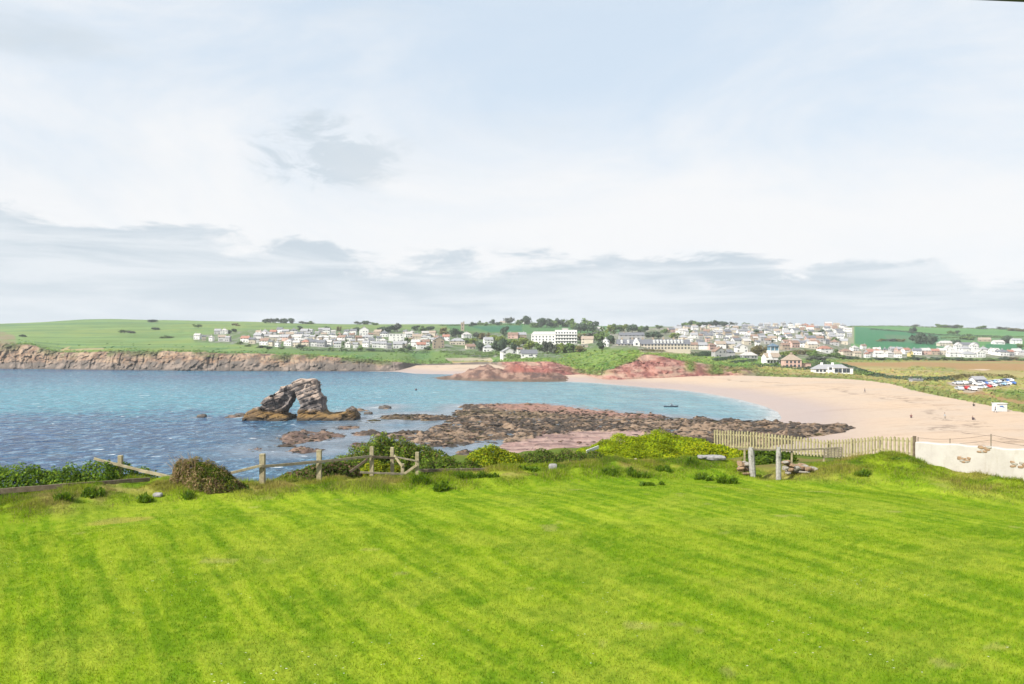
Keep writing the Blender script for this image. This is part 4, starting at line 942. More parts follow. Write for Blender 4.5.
def special_houses():
    # turret house
    g = far_ground(771, 363.4); k = g.y/F
    r = empty('turret_house', (g.x, g.y, g.z), 'white gabled house with veranda and a tall blue glazed turret', 'house', None, 0.12)
    w = 15*k; h = 5.0
    gable_wall(MB(), w, 8, 4.2, 2.6, 'x').build('wall', WALL['white'], r)
    ro = gable_roof(MB(), w, 8, 4.2, 2.6, .4, 'x').build('roof', ROOF['buff'], r)
    MB().box(-w/2-.6, w/2+.6, -6.2, -4.003, 2.4, 2.65).build('veranda_roof', ROOF['pale'], r)
    for i in range(6): MB().box(-w/2-.4+i*(w+.6)/5-.1, -w/2-.4+i*(w+.6)/5+.1, -6.1, -5.9, -1, 2.4).build('veranda_post', M_FRAME, r)
    for i in range(5): window(r, (i-2)*w/5.4, -4, .5, 1.3, 1.5)
    MB().add([(-4.2, -4.6, 2.7), (-.6, -4.6, 2.7), (-2.4, -4.6, 6.6), (-4.2, 0, 2.7), (-.6, 0, 2.7), (-2.4, 0, 6.6)], [(0, 1, 2), (5, 4, 3), (0, 2, 5, 3), (1, 4, 5, 2), (0, 3, 4, 1)]).build('front_gable', WALL['white'], r)
    tx = 3.6; tw = 3.0
    tw_ = MB().box(tx-tw, tx+tw, 2, 8, -1, 8.6).build('turret', WALL['white'], r)
    MB().box(tx-tw+.3, tx+tw-.3, 2.3, 7.7, 8.603, 11.4).build('glazing', simple('blue_glass', (0.10, 0.22, 0.30), 0.12), tw_)
    for sx in (-1, 0, 1): MB().box(tx+sx*(tw-.25)-.14, tx+sx*(tw-.25)+.14, 1.9, 2.2, 8.61, 11.4).build('mullion', M_FRAME, tw_)
    MB().add([(tx-tw-.5, 1.5, 11.4), (tx+tw+.5, 1.5, 11.4), (tx+tw+.5, 8.5, 11.4), (tx-tw-.5, 8.5, 11.4), (tx, 5, 13.6)], [(3, 2, 1, 0), (0, 1, 4), (1, 2, 4), (2, 3, 4), (3, 0, 4)]).build('turret_roof', simple('blue_slate', (0.10, 0.15, 0.20), 0.5), tw_)
    # pink house
    g = far_ground(793, 368.0); k = g.y/F
    r = empty('pink_house', (g.x, g.y, g.z), 'square pink house with hipped roof and central chimney above the dunes', 'house', None, -0.08)
    w = 17*k; h = 8.0*k
    MB().box(-w/2, w/2, 0, 8, -2, h).box(w/2+.003, w/2+6, 2, 7, -2, 2.6).build('wall', WALL['pink'], r)
    ro = hip_roof(MB(), w, 8, 0, 3.4).build('roof', ROOF['buff'], r); ro.location = (0, 4, h)
    MB().box(w/2-.1, w/2+6.3, 1.7, 7.3, 2.603, 2.85).build('annex_roof', ROOF['brown'], r)
    MB().box(-.6, .6, -.5, .5, 2.4, 4.6).build('chimney', WALL['tan'], ro)
    for s in range(2):
        for i in range(4): window(r, (i-1.5)*w/4.4, 0, .6+s*h/2.1, 1.1, 1.5)
    # long white house
    g = far_ground(832, 373.4); k = g.y/F
    r = empty('long_white_house', (g.x, g.y, g.z), 'long low white house with grey roof and pairs of dark windows beside the brown field', 'house', None, -0.14)
    w = 35*k; h = 5.2*k
    MB().box(-w/2, w/2, 0, 7, -2, h*.85).box(w*.02, w/2+1, -1.4, -.003, -2, h).box(-w*.12, w*.02-.01, -.8, -.003, -2, h*1.2).build('wall', WALL['white'], r)
    ro = hip_roof(MB(), w, 7, 0, 2.4).build('roof', ROOF['grey'], r); ro.location = (0, 3.5, h*.85)
    MB().box(w*.02-.2, w/2+1.2, -1.6, .5, h+.003, h+.25).build('flat_roof', ROOF['pale'], r)
    for x in (-w*.24, w*.06): MB().box(x-.6, x+.6, -.5, .5, 1.6, 3.4).build('chimney', WALL['white'], ro)
    for x in (.10, .20, .32, .42): window(r, w*x, -1.4, h*.55, 1.7, 1.2); window(r, w*x, -1.4, .5, 1.7, 1.3)
    for x in (-.40, -.30, -.20): window(r, w*x, 0, .8, 1.3, 1.3)
    window(r, -w*.05, -.8, h*.7, 1.4, 1.3)
    # church tower
    g = far_ground(462.5, 330.6); k = g.y/F
    r = empty('church_tower', (g.x, g.y, g.z), 'square grey stone church tower with battlements above the village trees', 'tower')
    a = 1.7*k; h = 7.6*k
    MB().box(-a, a, 0, 2*a, -3, h).build('wall', WALL['tan'], r)
    b = MB()
    for i in range(3):
        for yy in (0, 2*a-.7): b.box(-a+i*a*.8, -a+i*a*.8+a*.42, yy, yy+.7, h+.003, h+1.1)
    b.build('battlement', WALL['tan'], r)
    MB().box(a-1.2, a, 0, 1.2, h+.004, h+2.4).build('stair_turret', WALL['tan'], r)
    window(r, 0, 0, h*.62, 1.1, 2.2); window(r, 0, 0, h*.2, 1.1, 2.0)
GR = 'houses along the far side of the brown field'
def right_village():
    pts = [(856, 351.4), (863.5, 349.0), (870, 353.6), (878, 354.0), (886, 353.0), (893.5, 352.2), (901, 353.8), (908, 354.2), (918.5, 354.6), (927, 354.6), (936, 354.8), (943, 355.2)]
    ordered(auto(pts, 8, 10.5, (4, 3, 1, .6, .2), (1.5, 2, 1.5, 1.5, 1.5, .8)), '{} from left, back row beyond brown field', GR)
    pts = [(858, 357.2), (868, 358.2), (880, 358.2), (889.5, 358), (899, 358.2)]
    ordered(auto(pts, 8, 10, (4, 3, 1, 1, .2), (1.5, 1, 1.5, 2, 1.5, .8)), '{} from left, front row beyond brown field', GR)
    house(911, 356.8, 4.5, 'yellow', 'buff', 'gable', 'narrow bright yellow house in the row behind the brown field', GR, ridge='y', nwin=1, rz=0)
    house(874, 356.2, 13, 'grey', 'red', 'gable', 'wide grey house with long red tiled roof in the row behind the brown field', GR, nwin=4, rz=0.1)
    for i, (px, py, w, hp, rf, k) in enumerate([(950, 353.6, 6.5, 5.5, 'pale', 'gable'), (959.5, 352.0, 7, 6.5, 'pale', 'gable'), (967, 353.4, 9, 5, 'grey', 'hip'), (975.5, 352.2, 7, 6.5, 'pale', 'gable'), (985, 353.6, 8, 4.6, 'grey', 'hip'),
                                               (956, 357.0, 13, 4.2, 'pale', 'hip'), (970, 357.6, 13, 3.6, 'grey', 'hip'), (981.5, 357.4, 8, 4.5, 'pale', 'gable')]):
        house(px, py, w, 'white', rf, k, f'white {"gable fronted" if k == "gable" else "hip roofed"} block, {NUM[i]+" from left, upper" if i < 5 else NUM[i-5]+" from left, lower"} row of dazzling white cluster', 'blocks of the white cluster', hpx=hp, ridge='y' if k == 'gable' else 'x', nwin=3, rz=0.05)
    house(969, 347.2, 20, 'grey', 'slate', 'gable', 'large barn with dark grey roof rising behind the dazzling white cluster', GR, hpx=2.5, nwin=4, rz=0)
    house(947, 346.4, 15, 'cream', 'pale', 'hip', 'long cream house in front of the dark copse on the hill', GR, nwin=5, rz=0)
    house(986, 341.6, 11, 'tan', 'buff', 'gable', 'tan farmhouse in the fields above the dazzling white cluster', GR, storeys=1)
    house(1000, 344.4, 10, 'white', 'pale', 'gable', 'low white shed beside dark trees in the upper fields', GR, storeys=1)
    house(1018, 344, 9, 'white', 'grey', 'gable', 'white house right of the dark trees in the upper fields', GR)
    ordered(auto([(996.5, 355), (1004, 356), (1011, 356), (1019, 355.6), (1027, 356.2), (1036, 356.8), (1046, 356.4)], 8, 11, (5, 2, 1, .3, .2), (1.5, 2, 1.5, 1.5, 1.5, .5)), '{} right of the dazzling white cluster', GR)
    house(918, 382.0, 10, 'grey', 'grey', 'flat', 'low grey building under the dark hedge behind the dunes', GR, hpx=2.2, rz=0, chim=False)
    house(996.5, 355.0, 5.5, 'white', 'pale', 'gable', 'tall white gable between the dazzling cluster and the next row', GR, ridge='y', hpx=4, nwin=1)
left_village(); middle_houses(); hotel(); terrace(); hill_town(); special_houses(); right_village()

# ------------------------------------------------------------------ trees and hedges of the far shore
M_LEAF = tint_mat('foliage', 0.75, 1.5, 0.12, 0.25, trans=0.25)
M_BARK = simple('bark', (0.10, 0.075, 0.055), 0.9)
M_LEAFN = tint_mat('near_foliage', 0.75, 1.5, 0.10, 0.12, trans=0.48)
def leaf_mesh(name, centers, size, base, var=0.35, normals=None, stretch=1.6, hue=None, mat=None):
    """many leaf-shaped quads, one mesh"""
    n = len(centers)
    th = RNG.uniform(0, 2*np.pi, n); ph = np.arccos(RNG.uniform(-0.4, 1, n))
    nr = np.stack([np.sin(ph)*np.cos(th), np.sin(ph)*np.sin(th), np.cos(ph)], -1)
    if normals is not None: nr = nr*0.7+normals; nr /= np.linalg.norm(nr, axis=1, keepdims=True)+1e-9
    r = RNG.normal(size=(n, 3)); a = np.cross(nr, r); a /= np.linalg.norm(a, axis=1, keepdims=True)+1e-9; b = np.cross(nr, a)
    s = size*RNG.uniform(0.6, 1.4, n)[:, None] if np.isscalar(size) else (size*RNG.uniform(0.6, 1.4, n))[:, None]
    V = np.stack([centers-a*s*stretch/2, centers-b*s/2+nr*s*.12, centers+a*s*stretch/2, centers+b*s/2+nr*s*.12], 1).reshape(-1, 3)
    base = np.asarray(base, float)
    col = (base if base.ndim == 2 else np.repeat(base[None], n, 0))*(1+var*RNG.uniform(-1, 1, (n, 1)))
    if hue is not None:
        col = col*(1+0.18*RNG.normal(size=(n, 3)))
    fc = np.arange(n*4).reshape(n, 4)
    o = big_mesh(name, V, fc, mat or M_LEAF, np.repeat(np.clip(col, 0.004, 0.8), 4, 0), False)
    return o
KIND = {'dark': (0.062, 0.098, 0.054), 'mid': (0.102, 0.162, 0.040), 'light': (0.170, 0.220, 0.038), 'olive': (0.150, 0.130, 0.045), 'grey': (0.098, 0.112, 0.082)}
PROTO = {}
def crown_points(n, lobes, flat=1.0):
    P = []; Q = []
    cs = [np.array([RNG.uniform(-.30, .30), RNG.uniform(-.30, .30), RNG.uniform(0.17, 0.72)*flat]) for _ in range(lobes)]
    for c in cs:
        r = RNG.uniform(0.17, 0.30); k = n//lobes
        d = RNG.normal(size=(k, 3)); d /= np.linalg.norm(d, axis=1, keepdims=True)
        rr = r*RNG.uniform(0.55, 1.08, (k, 1))
        P.append(c+d*rr*[1, 1, 0.9]); Q.append(d)
    return np.concatenate(P), np.concatenate(Q)
def tree_proto(kind, v):
    key = (kind, v)
    if key not in PROTO:
        P, Q = crown_points(560, 6+v)
        P[:, 2] = np.clip(P[:, 2], 0.02, 1.0)
        clump = RNG.uniform(0.75, 1.3, 6+v).repeat(560//(6+v))[:len(P)]
        o = leaf_mesh('crown', P, 0.105, np.array(KIND[kind])[None]*clump[:, None], 0.35, Q, 1.2)
        t = MB().tube([(0, 0, -.08), (0.01, 0, .2), (0.02, .01, .5)], [.045, .035, .012], 6).tube([(0, 0, .2), (.14, .03, .42)], [.022, .008], 5).tube([(0, 0, .24), (-.13, -.05, .45)], [.02, .008], 5).build('trunk', M_BARK)
        PROTO[key] = [o.data, t.data]
        for q in (o, t): bpy.data.objects.remove(q)
    return PROTO[key]
def tree(px, py, hpx, wpx, kind, label, group, name='tree', cat='tree'):
    g = far_ground(min(max(px, FPX[0]+1), FPX[-1]-1), py); k = g.y/F
    r = empty(name, (g.x, g.y+wpx*k*0.2, g.z-0.2), label, cat, group, random.uniform(0, 6.28))
    r.scale = (wpx*k*1.48, wpx*k*1.48, hpx*k*1.38)
    for me, nm in zip(tree_proto(kind, random.randint(0, 2)), ('crown', 'trunk')):
        o = bpy.data.objects.new(nm, me); COL.objects.link(o); o.parent = r
    return r
KW = {'dark': 'dark', 'mid': 'mid green', 'light': 'pale green', 'olive': 'brownish', 'grey': 'grey green'}
def line_of(lst, fmt, group, name='tree', cat='tree', shape='round'):
    for i, (px, py, h, w, kd) in enumerate(sorted(lst)):
        tree(px, py, h, w, kd, f'{KW[kd]} {shape} {cat}, '+fmt.format(NUM[i]), group, name, cat)
def trees():
    line_of([(265, 323.2, 4, 6, 'dark'), (270, 323.2, 4.4, 6, 'grey'), (275, 323.2, 4.4, 6, 'dark'), (280, 323.4, 4.2, 5, 'dark'), (286, 323.6, 4.6, 6, 'dark'), (292, 323.6, 4.8, 6, 'dark')], '{} from left in the skyline windbreak above the cliff village', 'trees of the skyline windbreak')
    line_of([(302, 324, 2.6, 7, 'grey'), (309, 324, 2.8, 7, 'mid'), (357, 324.6, 3, 6, 'grey'), (363, 324.6, 3.4, 5, 'dark'), (368, 324.6, 3.4, 5, 'dark'), (374, 325, 2.6, 6, 'mid')], '{} from left in the low skyline hedge beside the windbreak', 'bushes of the low skyline hedge', 'bush', 'bush')
    line_of([(124, 333, 3, 8, 'mid'), (130, 333.4, 2.4, 6, 'grey'), (150.5, 322.2, 2.4, 9, 'dark'), (155, 330, 3, 6, 'dark'), (163, 338, 2.4, 6, 'mid'), (169, 338.2, 2.2, 6, 'mid'), (198, 327.6, 3, 6, 'mid'), (236, 326, 2.6, 6, 'olive'), (230, 333.6, 3.4, 5, 'dark'), (234, 332.2, 4, 4, 'dark'), (196, 326.4, 2, 6, 'mid'), (22, 337, 2.4, 5, 'dark')], '{} from left of those on the open headland', 'bushes on the open headland', 'bush', 'bush', 'low')
    line_of([(300, 330.2, 4, 4, 'dark'), (328, 332, 5, 5, 'dark'), (339, 331, 4.5, 3.5, 'olive'), (340, 339, 5, 6, 'mid'), (344, 345, 5, 6, 'mid'), (356, 333, 6.5, 5, 'dark'), (383, 333, 7, 8, 'dark'), (390, 332, 6, 7, 'dark'), (397, 331.6, 7.4, 8, 'grey'), (415, 330.6, 4.5, 7, 'dark'), (424, 331, 4.4, 7, 'mid'), (430, 330.4, 4.6, 7, 'dark'), (444, 334, 6, 8, 'olive'), (452, 337, 7.6, 9, 'dark'), (458.5, 336, 6, 7, 'dark'), (409, 344, 6, 7, 'mid'), (427, 344, 5, 6, 'mid'), (385, 343.6, 4, 5, 'light'), (371, 351, 3, 8, 'dark')],
            '{} from left among the cliff village houses', 'trees of the cliff village')
    line_of([(284, 337.5, 3, 4, 'mid'), (292, 343.6, 3.4, 5, 'light'), (281, 349, 2.6, 5, 'mid'), (299.5, 348.4, 4.6, 6, 'dark'), (316, 338, 3.2, 4, 'mid'), (331, 350, 2.6, 5, 'mid'), (343, 350.4, 2.6, 6, 'mid'), (360, 350, 3, 5, 'mid'), (371, 337.6, 3, 4, 'mid'), (402, 351, 3, 6, 'mid'), (408, 350, 4, 6, 'dark'), (427, 350.4, 3.5, 6, 'dark'), (262, 348, 2.4, 8, 'dark'), (248, 346.4, 2.4, 6, 'mid'), (270, 349, 2.4, 7, 'dark'), (240, 344.6, 3, 5, 'mid')], '{} from left in the gardens of the cliff village', 'garden bushes of the cliff village', 'bush', 'bush', 'rounded')
    line_of([(466, 344.6, 6, 8, 'mid'), (474, 345, 6, 8, 'light'), (480, 351.4, 9, 8, 'dark'), (485, 339.4, 6.5, 9, 'olive'), (477, 339, 6, 8, 'grey'), (496, 352.4, 10, 7, 'dark'), (501.5, 352.6, 12, 8, 'dark'), (494, 342, 6, 8, 'light'), (501, 344, 7, 8, 'light'), (504, 336.6, 9, 7, 'dark'), (509, 347, 7, 9, 'mid'), (516, 347, 7, 9, 'light'), (524, 346.6, 8, 10, 'light'), (532, 350, 8, 9, 'light'), (514, 351.6, 8, 6, 'dark'), (539.5, 351, 8, 9, 'mid'), (547, 352.8, 10, 9, 'grey'), (553, 353.4, 10, 8, 'grey'), (560, 353.4, 9, 9, 'light'), (567, 353, 9, 9, 'mid'), (574, 352.4, 8, 9, 'mid'), (580.5, 352.2, 5.5, 8, 'olive')],
            '{} from left on the wooded slope below the hotel', 'trees on the slope below the hotel')
    line_of([(473, 326.6, 4, 6, 'dark'), (479, 325, 4, 5, 'mid'), (486, 325.6, 3.6, 6, 'mid'), (492, 324.6, 4.6, 5, 'dark'), (498, 325.4, 3.8, 6, 'dark'), (510, 324, 6, 8, 'grey'), (518, 325, 5, 6, 'mid'), (524.5, 325, 8, 7, 'dark'), (529, 324.6, 7, 7, 'dark'), (535, 327.4, 7, 8, 'mid'), (541, 327.6, 8.4, 8, 'dark'), (547, 327.6, 8, 8, 'dark'), (553, 327.4, 8, 7, 'mid'), (558.5, 327, 7.6, 7, 'dark'), (564, 327, 7, 7, 'mid'), (570, 327, 7.6, 7, 'mid'), (575.5, 331, 9, 8, 'mid'), (581, 333, 11, 9, 'dark'), (587.5, 332, 13, 9, 'mid'), (593, 334, 11, 9, 'dark'), (598.5, 337, 9, 9, 'mid')],
            '{} from left in the skyline wood above the hotel', 'trees of the skyline wood')
    line_of([(584, 341.8, 8, 10, 'olive'), (592, 342.4, 9, 10, 'grey'), (599.5, 343.6, 9, 10, 'mid'), (606, 342, 9, 9, 'mid'), (611, 344.4, 8, 8, 'dark'), (603, 349.4, 7, 9, 'dark'), (611, 334, 8, 8, 'light'), (617, 331.6, 7, 8, 'mid'), (624, 331.6, 7, 8, 'light'), (632.5, 332.6, 9, 8, 'dark'), (641, 332, 6, 8, 'mid'), (645.5, 332.6, 6, 6, 'dark'), (654, 338.4, 7.6, 14, 'dark'), (666, 334.4, 5, 7, 'mid'), (675.5, 338.4, 5, 8, 'light'), (660, 329, 3.6, 7, 'mid')],
            '{} from left between the hotel and the terrace', 'trees round the terrace')
    line_of([(687, 327, 4.5, 8, 'mid'), (692, 326.4, 6.6, 6, 'dark'), (697.5, 326.6, 5.4, 7, 'mid'), (704, 326, 4.6, 7, 'dark'), (709, 326, 4.6, 6, 'dark'), (714, 326, 5, 7, 'dark'), (719.5, 326, 5, 7, 'dark'), (725, 326, 4.2, 7, 'dark'), (733, 326, 3.6, 6, 'grey'), (745, 325.8, 3.2, 6, 'mid')],
            '{} from left in the dark skyline belt over the town', 'trees on the skyline over the hillside town')
    pts = []
    for i in range(34):
        x = random.uniform(688, 848); y = random.uniform(328.5, 346.5)
        pts.append((x, y, random.uniform(3, 5), random.uniform(4, 7), pick(['mid', 'dark', 'olive', 'light'], (4, 3, 1, 1))))
    up = [q for q in pts if q[1] < 334.5]; md = [q for q in pts if 334.5 <= q[1] < 340.5]; lo = [q for q in pts if q[1] >= 340.5]
    for part, wd in ((up, 'upper'), (md, 'middle'), (lo, 'lower')):
        line_of(part, '{} from left among the '+wd+' houses of the town', 'garden trees of the hillside town')
    line_of([(756, 356, 8, 10, 'olive'), (763, 355.2, 10, 13, 'olive'), (768.5, 355, 7, 9, 'olive')], '{} of the bushy clump left of the turret house', 'bushy clump beside the turret house')
    line_of([(781.5, 364.6, 8, 8, 'dark'), (786, 357, 5, 10, 'light'), (793, 355.6, 4.5, 11, 'light'), (801, 354.4, 4.5, 12, 'olive'), (809, 355, 5, 10, 'light'), (815, 357.4, 7, 9, 'mid'), (820, 358.6, 5, 9, 'mid'), (813, 361, 5, 8, 'grey'), (828, 357.6, 4, 8, 'mid'), (835, 357.4, 7.4, 8, 'mid'), (840.5, 359, 5, 8, 'mid'), (846, 359.4, 4, 9, 'dark'), (823, 361.4, 4, 10, 'grey'), (776, 365.6, 3.4, 7, 'mid')],
            '{} from left in the scrub behind the pink house', 'scrub behind the pink house', 'bush', 'bush', 'spreading')
    line_of([(917, 343.4, 8.6, 9, 'dark'), (922, 344, 10, 10, 'dark'), (927.5, 344.2, 10, 10, 'dark'), (932, 344.4, 7.6, 9, 'dark'), (913.5, 333.6, 6, 6, 'dark')], '{} from left in the dark copse on the hill', 'trees of the dark copse')
    line_of([(949.5, 334.4, 3.6, 4, 'mid'), (953.5, 334, 3, 4, 'mid'), (957.5, 334, 4, 4, 'dark'), (956, 346.4, 6, 6, 'dark'), (960, 346.4, 6, 6, 'dark'), (966.5, 339.4, 5, 9, 'mid'), (973, 340, 4, 7, 'mid'), (1006, 343.6, 5.6, 7, 'dark'), (1010.5, 343.4, 7, 8, 'dark'), (1021.5, 349, 5, 6, 'mid'), (941, 327.6, 3.6, 9, 'mid'), (949, 328, 2.6, 8, 'grey'), (956, 328.4, 3.4, 5, 'grey'), (961, 328.4, 3.2, 6, 'mid'), (982.5, 329, 3, 8, 'mid'), (1003, 329.4, 2.4, 8, 'grey'), (1014, 331, 2.6, 9, 'olive'), (1024, 331.6, 2.6, 9, 'olive'), (916, 326.8, 2.2, 6, 'grey')],
            '{} from left over the fields above the white cluster', 'trees in the fields above the white cluster')
    line_of([(852, 359.6, 3.6, 8, 'dark'), (861, 360, 3, 8, 'mid'), (870, 360.4, 2.6, 9, 'mid'), (879, 360.4, 2.8, 8, 'dark'), (888, 360.4, 2.6, 9, 'mid'), (897, 360.6, 2.8, 9, 'mid'), (906, 360.4, 3.6, 6, 'mid'), (913, 359.6, 4.4, 7, 'mid'), (920, 360.4, 3, 8, 'dark'), (929, 360.4, 3, 9, 'mid'), (938, 360.4, 3, 9, 'dark'), (948, 360.6, 3.6, 8, 'mid'), (957.5, 360.8, 3, 8, 'dark'), (966, 361, 3.6, 7, 'mid'), (975, 361, 3, 8, 'mid'), (985, 361, 2.6, 9, 'mid'), (994.5, 361, 3, 9, 'mid'), (1006, 360.8, 3.8, 8, 'dark'), (1016, 360.4, 3.4, 9, 'olive'), (1026, 361, 3, 9, 'mid')],
            '{} from left before the brown field houses', 'bushes before the brown field houses', 'bush', 'bush', 'hedgerow')
    line_of([(850, 329, 3, 3, 'mid'), (882, 341.4, 2.4, 8, 'olive'), (892, 341.4, 2.6, 8, 'grey'), (901, 341.6, 2.8, 7, 'olive')], '{} from left across the dark green crop', 'scrub across the dark green crop', 'bush', 'bush', 'thin')
trees()
def hedge(pts, h, w, kind, label, dens=26, lsz=0.55):
    """leafy hedge along picture points on the far ground"""
    P3 = [far_ground(*p) for p in pts]; cen = []; nor = []
    for a, b in zip(P3[:-1], P3[1:]):
        n = max(6, int((b-a).length*dens*h*0.5)); t_ = RNG.random(n)
        base = np.array(a)[None]*(1-t_[:, None])+np.array(b)[None]*t_[:, None]
        th = RNG.uniform(-0.3, np.pi+0.3, n); rr = RNG.uniform(0.7, 1.05, n)*(0.75+0.5*fbm(base[:, 0]*0.3, base[:, 1]*0.3, 5, 2))
        dx, dy = (b-a).x, (b-a).y; L = math.hypot(dx, dy)+1e-6; sx, sy = -dy/L, dx/L
        off = np.cos(th)*w/2*rr; up = np.maximum(np.sin(th), -.1)*h*rr
        base = base+np.stack([sx*off, sy*off, up], -1); cen.append(base)
        nor.append(np.stack([sx*np.cos(th), sy*np.cos(th), np.sin(th)], -1))
    cen = np.concatenate(cen); nor = np.concatenate(nor)
    v = (0.7+0.6*fbm(cen[:, 0]*0.25, cen[:, 1]*0.25, 9, 2))[:, None]
    o = leaf_mesh('hedge', cen, lsz, np.array(KIND[kind])[None]*v, 0.35, nor, 1.2)
    return tag(o, label, 'hedge', 'hedges of the far shore')
hedge([(692, 356.6), (700, 356.4), (711, 355.4)], 3.2, 4, 'dark', 'clipped dark box hedge above the red cliff')
hedge([(714, 361.0), (726, 359.4), (742, 357.6)], 1.8, 3, 'dark', 'dark hedge running up past the broad brown gable')
hedge([(732, 363.6), (745, 362), (756, 361.0)], 1.6, 3, 'dark', 'dark hedge below the wide grey bungalow')
hedge([(752, 366.4), (762, 367.2), (772, 367.6), (784, 368.6), (806, 370.0), (816, 369.0)], 1.8, 3.4, 'dark', 'long dark hedge in front of turret house and pink house')
hedge([(806, 366.0), (818, 366.8), (829, 366.0)], 3.4, 4, 'dark', 'dark hedge between the pink house and the long white house')
hedge([(842, 366.0), (852, 369.0), (862, 372.6), (870, 375.2), (884, 378.0)], 1.8, 4, 'dark', 'dark hedge slanting down the lower left edge of the brown field')
hedge([(852, 373.4), (862, 374.6), (872, 376.6)], 2.0, 5, 'mid', 'green scrub hedge right of the long white house')
hedge([(884, 378.2), (900, 379.8), (912, 380.2), (930, 381.0), (938, 380.4), (950, 379.6)], 1.6, 4, 'dark', 'dark hedge along the foot of the brown field behind the dunes')
hedge([(950, 379.4), (965, 377.6), (985, 376.6), (1004, 377.4), (1012, 379)], 1.6, 4, 'olive', 'brown green hedge behind the car park')
hedge([(870, 329.6), (905, 332), (938, 335.4), (1000, 337)], 2.2, 4, 'dark', 'dark hedge line dividing the fields of the green hill', 10, 1.0)
hedge([(940, 338.4), (985, 337.6), (1040, 337.6)], 2.0, 4, 'mid', 'hedge line below the upper pasture of the green hill', 10, 1.0)
hedge([(852, 326.6), (900, 326.4), (960, 328.4), (1040, 330.2)], 1.6, 4, 'mid', 'hedge along the skyline of the green hill', 8, 1.2)
hedge([(440, 326.0), (480, 325.2), (520, 325.4)], 2.4, 4, 'mid', 'hedge beside the crop field behind the church tower', 8, 1.1)
hedge([(440, 352.6), (470, 354.4), (500, 354.6), (520, 358.6)], 2.4, 6, 'mid', 'broad hedge below the houses above the small cove', 14, 0.8)
hedge([(300, 350.4), (340, 351.4), (380, 351.6), (430, 352.6)], 1.6, 4, 'dark', 'hedge along the front gardens of the cliff village', 10, 0.8)
hedge([(640, 350.6), (665, 351.4), (690, 351.8)], 1.2, 3, 'olive', 'low hedge in front of the long cream terrace', 10, 0.7)

# ------------------------------------------------------------------ car park, kiosk, people, boat
def car(p, rz, col, label):
    r = empty('parked_car', p, label, 'car', 'cars in the beach car park', rz)
    b = MB(); prof = [(-2.1, .35), (2.1, .35), (2.1, .75), (1.9, .9), (.9, .95), (.45, 1.42), (-1.2, 1.45), (-1.85, .98), (-2.1, .9)]
    def ext(mb, pr, y0, y1):
        n = len(pr); mb.add([(x, y0, z) for x, z in pr]+[(x, y1, z) for x, z in pr], [tuple(range(n)), tuple(range(2*n-1, n-1, -1))]+[(i, n+i, n+(i+1) % n, (i+1) % n) for i in range(n)])
    ext(b, prof, -.85, .85); b.build('body', col, r, bevel=0.06)
    w = MB(); ext(w, [(.80, .98), (.40, 1.38), (-1.1, 1.40), (-1.62, 1.0)], -.865, .865); w.build('window', M_WIN, r)
    for n_, x in (('windscreen', .68), ('rear_window', -1.53)):
        s = 1 if x > 0 else -1
        MB().add([(x+s*.20, -.7, .99), (x+s*.20, .7, .99), (x-s*.12, .7, 1.38), (x-s*.12, -.7, 1.38), (x+s*.14, -.7, .97), (x+s*.14, .7, .97)], [(0, 1, 2, 3), (4, 5, 1, 0)]).build(n_, M_WIN, r)
    for x in (-1.3, 1.3):
        for y in (-.8, .8): MB().tube([(x, y-.1, .32), (x, y+.1, .32)], .32, 10).build('wheel', M_TYRE, r)
    return r
M_TYRE = simple('tyre', (0.02, 0.02, 0.022), 0.8)
CARC = {'white': (0.75, 0.75, 0.75), 'silver': (0.45, 0.47, 0.50), 'blue': (0.05, 0.14, 0.42), 'pale blue': (0.25, 0.42, 0.60), 'red': (0.45, 0.03, 0.03), 'black': (0.02, 0.02, 0.025), 'grey': (0.18, 0.19, 0.20)}
CARM = {k: simple('car_paint_'+k.replace(' ', '_'), v, 0.25, 0.03) for k, v in CARC.items()}
def car_park():
    rows = [([(979, 385.4), (983.2, 384.6), (987.4, 384.2), (991.6, 383.6), (995.8, 383.0), (1000, 382.6), (1004.2, 382.2), (1008.4, 381.8)], 'back row of beach car park', 1.1),
            ([(981, 389.0), (986, 388.0), (991, 387.2), (995.5, 386.4), (1000.5, 385.6), (1005.5, 385.2), (1010, 384.6)], 'front row of beach car park', 1.1),
            ([(957, 384.6), (963, 384.4), (968, 384.2)], 'group by car park entrance', 0.4),
            ([(959, 390.4), (966, 389.6), (972.5, 390.6)], 'group at sea end of car park', 0.2)]
    cyc = ['white', 'blue', 'silver', 'pale blue', 'white', 'black', 'blue', 'white', 'silver', 'red', 'white', 'grey', 'pale blue', 'white', 'blue', 'silver', 'white', 'grey', 'silver', 'red', 'white']
    q = 0
    for pts, nm, rz in rows:
        for i, (px, py) in enumerate(pts):
            c = cyc[q % len(cyc)]; q += 1
            car(far_ground(px, py)+Vector((0, 0, .03)), rz+random.uniform(-.12, .12)+1.2, CARM[c], f'{c} car parked {NUM[i]} from left in {nm}')
    g = far_ground(977.5, 384.2)
    r = empty('beach_cafe', (g.x, g.y, g.z), 'small white cafe building with grey roof at the back of the car park', 'building', None, .1)
    gable_wall(MB(), 4.6, 3.4, 1.9, 1.1).build('wall', WALL['white'], r); gable_roof(MB(), 4.6, 3.4, 1.9, 1.1).build('roof', ROOF['grey'], r)
    for x in (-1.4, 0, 1.4): window(r, x, -1.7, .6, .8, .9)
car_park()
def sand_pt(px, py):
    """beach surface in column px: walk the ray until the sand is reached"""
    for Y in np.arange(100, 620, 0.5):
        X = (px-CX)/F*Y; d = float(shore_dist(np.array([X]), np.array([Y]))[0])
        z = 4.6*(1-math.exp(-d/40.0)) if d > 0 else 0
        if CAMZ-(py-CY)/F*Y <= z: return Vector((X, Y, z))
